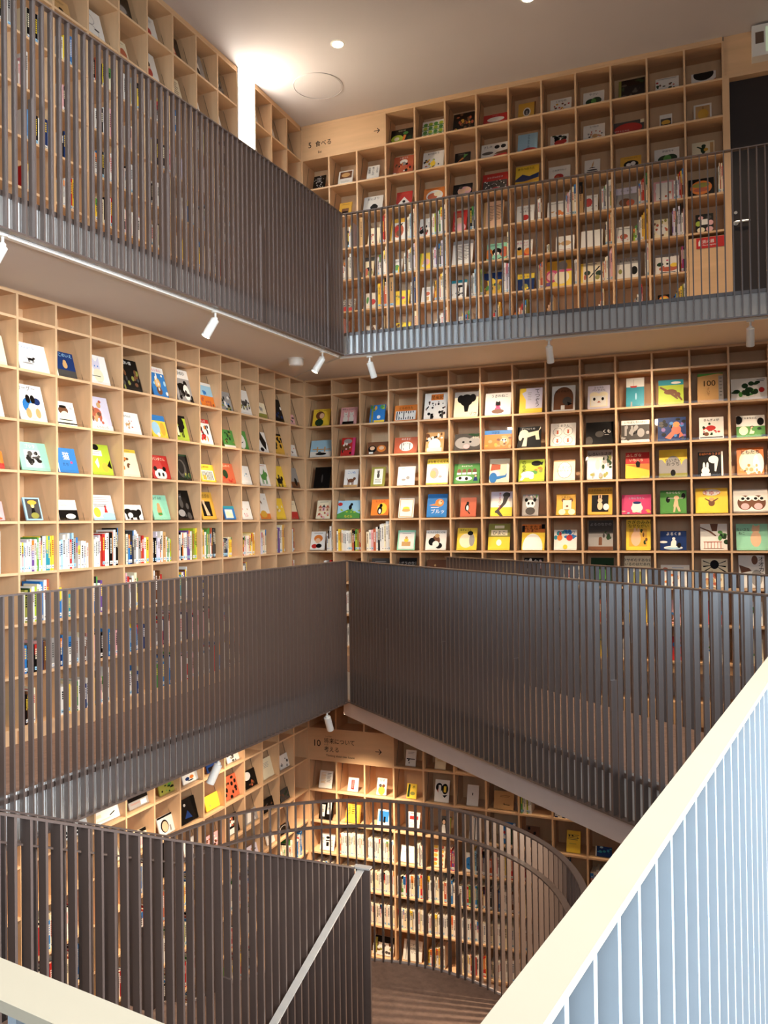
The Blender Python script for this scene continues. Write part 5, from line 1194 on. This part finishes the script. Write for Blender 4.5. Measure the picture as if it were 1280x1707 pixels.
spines('B', 'U', 3, 5, 'wsvns', a0=.28, hs=(.24, .33), grow=True)
spines('B', 'U', 4, 5, 'ojrwqwcsw', a0=.2, hs=(.22, .34), grow=True)
spines('B', 'U', 5, 5, 'hswlw', a0=.26, hs=(.2, .33), grow=True); spines('B', 'U', 6, 5, 'xe', a0=.0 + .012, a1=.035, hs=(.29, .3))
spines('B', 'U', 6, 5, 'vwvsv', a0=.26, hs=(.32, .335)); spines('B', 'U', 7, 5, 'hcfqqc', a0=.29, hs=(.24, .29), grow=True)
spines('B', 'U', 8, 5, 'wvw', a0=.32, hs=(.26, .28)); spines('B', 'U', 9, 5, 'qwcwqpvp', a0=.25, hs=(.2, .34), grow=True)
spines('B', 'U', 10, 5, 'wcW', a0=.31, hs=(.24, .34), grow=True); spines('B', 'U', 11, 5, 'rumkvn', a0=.30, hs=(.24, .28))
for c, s, a in ((1, 'swcp', .1), (2, 'wsc', .26), (3, 'wc', .3), (4, 'wccwsw', .2), (6, 'qriwcj', .14), (7, 'oqqwpwcihx', .03), (8, 'affqc', .02), (9, 'wqpc', .2), (10, 'shwwcp', .2), (11, 'nbhjyxcw', .22)):
    spines('B', 'U', c, 6, s, a0=a, hs=(.16, .30), grow=True)
fill('B', 'U', 7 - 1, (0, 5), 9, n=(4, 6), a0=.16)
for j in range(3, 7): fill('B', 'U', j, (0,), 10 + j, n=(5, 8), a0=.12)
for j in range(2, 7):
    fill('A', 'U', j, range(4, 15), 20 + j, n=(5, 12), a0=None, pal=['wkscwbyqw', 'pwpwcvwkw', 'wklwbwkwn', 'rwypwrwkc', 'wcwlwpwrb'][j - 2])
    fill('A', 'U', j, range(0, 3), 40 + j, n=(4, 9))
# lowest storey
spines('B', 'L', 3, 4, 'wcWwswk', a0=.24, hs=(.22, .26)); spines('B', 'L', 4, 4, 'wrum', a0=.27, hs=(.2, .26)); spines('B', 'L', 5, 4, 'ylkwqsq', a0=.19, hs=(.22, .29))
fill('B', 'L', 4, range(6, 14), 50, n=(8, 13), pal='wckrqwbwyw')
fill('B', 'L', 5, (0, 1, 2), 51, n=(14, 17), pal='wWcwwwc', hs=(.22, .27)); fill('B', 'L', 5, range(3, 14), 52, n=(12, 16), pal='wWcwqrbwgwcih', hs=(.22, .29))
fill('B', 'L', 6, range(0, 14), 53, n=(15, 17), pal='wcwwWwc', hs=(.22, .24))
fill('B', 'L', 7, range(4, 14), 54, n=(10, 15), pal='wcWwrcwyw', hs=(.18, .26))
fill('B', 'L', 3, range(10, 14), 55); fill('B', 'L', 2, range(7, 14), 56)
fill('A', 'L', 2, range(8, 15), 60, pal='wrkwybcq'); fill('A', 'L', 3, range(6, 15), 61, pal='wkrwcyqb')
for j in range(4, 8): fill('A', 'L', j, range(0, 15), 62 + j, n=(6, 12), a0=None, pal='wkcrbqwwgy')
hp = heap.obj('upright_books')
tag(hp, 'the many smaller upright books in the shaded bays behind the slatted railings', 'book', None, 'stuff')

# ------------------------------------------------------------------ signs on the shelving
def wall_sign(name, c0, c1, z0, z1, label, letters, cat='sign'):
    x0, x1 = NB[c0][0] + TH / 2, NB[c1][0] - TH / 2
    t = thing(name, (x0, D, z0), label, cat)
    w, h = x1 - x0, z1 - z0
    m = MB(); m.box(0, -0.001, 0, w, 0.018, h, SIGNWOOD); m.obj('panel', t)
    for nm, s, x, z, size, y, mt in letters:
        m = MB(); put_text(m, s, x, z, size, -0.003, mt); m.obj(nm, t)
    return t, w, h
def arrow(t, x, z, s):
    m = MB(); y = -0.003; b = s * .055
    for q in ([(-.5, -b / s), (.45, -b / s), (.45, b / s), (-.5, b / s)], [(.5, 0), (.08, .42), (.0, .34), (.34, 0)], [(.5, 0), (.34, 0), (.0, -.34), (.08, -.42)]):
        m.poly([(x + a * s, y, z + b_ * s) for a, b_ in q], INK)
    m.obj('arrow', t)
t, w, h = wall_sign('category_sign', 0, 3, ROWS['U'][1] + TH / 2, ROWS['U'][0] - TH / 2, 'plywood sign for the eating section, number five and arrow, under the ceiling',
    [('number', '5', .105, .125, .095, 0, INK), ('lettering', '食べる', .285, .13, .074, 0, INK), ('lettering', 'Eat', .235, .045, .040, 0, INK)])
arrow(t, w - .09, .17, .075)
t, w, h = wall_sign('category_sign', 0, 3, ROWS['L'][2] + TH / 2, ROWS['L'][1] - TH / 2, 'plywood sign about the future, number ten and arrow, above the half-round railing',
    [('number', '10', .100, .150, .108, 0, INK), ('lettering', '将来について', .395, .198, .067, 0, INK), ('lettering', '考える', .295, .100, .067, 0, INK), ('lettering', 'Thinking about near future', .405, .040, .034, 0, INK),
     ('ruby', 'しょうらい', .26, .268, .018, 0, INK), ('ruby', 'かんが', .225, .170, .018, 0, INK)])
arrow(t, w - .17, .150, .080)

# fire extinguisher cabinet, door, wall panel, exit light
xc, xd = NB[12][0] + TH / 2, NB[13][0] - TH / 2
t = thing('extinguisher_cabinet', (xc, D, 1.945), 'pale plywood cabinet front with red fire extinguisher strip, beside the dark door', 'cabinet')
m = MB(); m.box(0.004, 0.0, 0.0, xd - xc - 0.004, 0.02, 0.855, SIGNWOOD); m.obj('door', t)
m = MB(); m.box(0.075, -0.004, 0.745, xd - xc - 0.006, 0.0, 0.85, REDSIGN); sg = m.obj('red_strip', t)
m = MB(); put_text(m, '消火器', .185, .795, .038, -0.0055, WHITEINK); put_text(m, 'Fire extinguisher', .20, .768, .020, -0.0055, WHITEINK); m.obj('lettering', sg)
m = MB(); m.lathe([(.010, 0), (.010, .04), (.004, .05), (.004, .058)], 10, WHITEINK, Matrix.Translation((.105, -0.0045, .77)) @ Matrix.Diagonal((1, .05, 1, 1))); m.obj('extinguisher_symbol', sg)
xl = NB[13][0] + TH / 2
m = MB(); m.box(xl, D - 0.001, 1.94, xl + 0.045, D + 0.10, 4.345, WOOD); m.box(xl, D - 0.001, 4.345, 2.0, D + 0.10, 4.375, WOODH); struct('trim_10', m)
m = MB(); m.box(xl, D + 0.01, 4.376, 2.4, D + BD, CEIL - 0.001, SIGNWOOD); struct('wall_end_upper', m)
m = MB(); m.box(xl + 0.05, D + 0.085, 1.942, xl + 1.1, D + 0.125, 4.343, DARKDOOR); dr = struct('door_1', m)
m = MB()
Mh = Matrix.Translation((xl + 0.085, D + 0.085, 2.925)) @ Matrix.Rotation(PI / 2, 4, 'X')
m.lathe([(.024, 0), (.024, .008)], 16, STEEL, Mh); m.lathe([(.010, 0), (.010, .045)], 12, STEEL, Mh)
m.lathe([(.011, 0), (.012, .06), (.011, .13), (.006, .138)], 12, STEEL, Matrix.Translation((xl + 0.078, D + 0.040, 2.925)) @ Matrix.Rotation(PI / 2, 4, 'Y'))
hd = m.obj('door_handle', dr); hd.location = (0, 0, 0)
m = MB(); m.lathe([(.016, 0), (.016, .006)], 14, STEEL, Matrix.Translation((xl + 0.085, D + 0.085, 3.03)) @ Matrix.Rotation(PI / 2, 4, 'X')); kk = m.obj('keyhole', dr)
m = MB(); m.box(xl + 1.12, D + 0.01, 1.942, 5.6, D + 0.10, 4.343, SIGNWOOD); struct('wall_end_lobby', m)
t = thing('exit_light', (0.495, D - 0.12, 4.445), 'white boxed exit light on the plywood above the dark door', 'light')
m = MB(); m.box(0, 0, 0, .42, .129, .30, WHITEMETAL); m.obj('housing', t)
m = MB(); m.box(.03, -0.003, .12, .105, 0.0, .23, DARKGLASS); m.obj('sensor_window', t)
m = MB(); m.box(.12, -0.003, .03, .40, 0.0, .27, EXITGREEN); m.obj('face', t)

# ------------------------------------------------------------------ lights
def spotlight(p, aim, label, energy, group='white spotlights under the galleries', color=WARM, angle=75, blen=.16, br=.034):
    t = thing('spotlight', p, label, 'spotlight', group)
    m = MB(); m.lathe([(.030, -.012), (.030, 0)], 18, WHITEMETAL); m.obj('mount', t)
    m = MB(); m.lathe([(.009, -.055), (.009, -.011)], 12, WHITEMETAL); m.lathe([(.018, -.068), (.020, -.055), (.014, -.046)], 14, WHITEMETAL); m.obj('stem', t)
    d = (Vector(aim) - Vector(p)).normalized()
    Q = Matrix.Translation((0, 0, -.062)) @ d.to_track_quat('-Z', 'Y').to_matrix().to_4x4()
    m = MB(); m.lathe([(br - .006, -blen + .008), (br, -blen), (br, -.004), (br - .006, 0)], 22, WHITEMETAL, Q); m.obj('lamp_body', t)
    m = MB(); m.lathe([(br - .007, -blen - .001), (br - .007, -blen + .007)], 18, GLOW, Q); m.obj('lens', t)
    e = Vector(p) + (Q @ Vector((0, 0, -blen - .03)))
    lamp('SPOT', 'spotlight_beam', e, energy, color, .03, aim, angle, .8)
    return t
for p, aim, lab in SPOTS_DATA:
    spotlight(p, aim, lab[0], lab[1], angle=lab[2] if len(lab) > 2 else 75)
for p, lab in (((-3.328, 7.335, CEIL), 'round recessed ceiling downlight near the lit slot'), ((-1.427, 7.356, CEIL), 'round recessed ceiling downlight at the upper picture edge')):
    t = thing('downlight', p, lab, 'ceiling light', 'recessed ceiling downlights')
    m = MB(); m.lathe([(.062, -.004), (.075, 0.0)], 28, WHITEMETAL); m.obj('trim_ring', t)
    m = MB(); m.lathe([(.052, -.008), (.050, -.004)], 24, GLOW); m.obj('lens', t)
t = thing('ceiling_hatch', (-3.855, 7.961, CEIL), 'round flush hatch in the ceiling before the eat sign', 'hatch')
m = MB(); m.lathe([(.255, -.004), (.262, 0)], 48, CEILM); m.obj('cover', t)
m = MB()
n = 48
for i in range(n):
    a, b = 2 * PI * i / n, 2 * PI * (i + 1) / n
    m.hexa([(r * math.cos(k), r * math.sin(k), z) for z in (-.006, 0) for r, k in ((.264, a), (.272, a), (.272, b), (.264, b))], CEILM)
m.obj('rim', t)
t = thing('smoke_detector', (-3.932, 7.514, SLAB_U), 'white round detector on the gallery soffit between the spotlights', 'detector')
m = MB(); m.lathe([(.072, -.075), (.078, -.06), (.078, -.012), (.072, -.008)], 30, WHITEMETAL); m.obj('body', t)
m = MB(); m.lathe([(.050, -.082), (.060, -.074)], 24, PLASTER); m.obj('grille', t)
m = MB(); m.lathe([(.084, -.009), (.086, 0)], 30, WHITEMETAL); m.obj('base_plate', t)
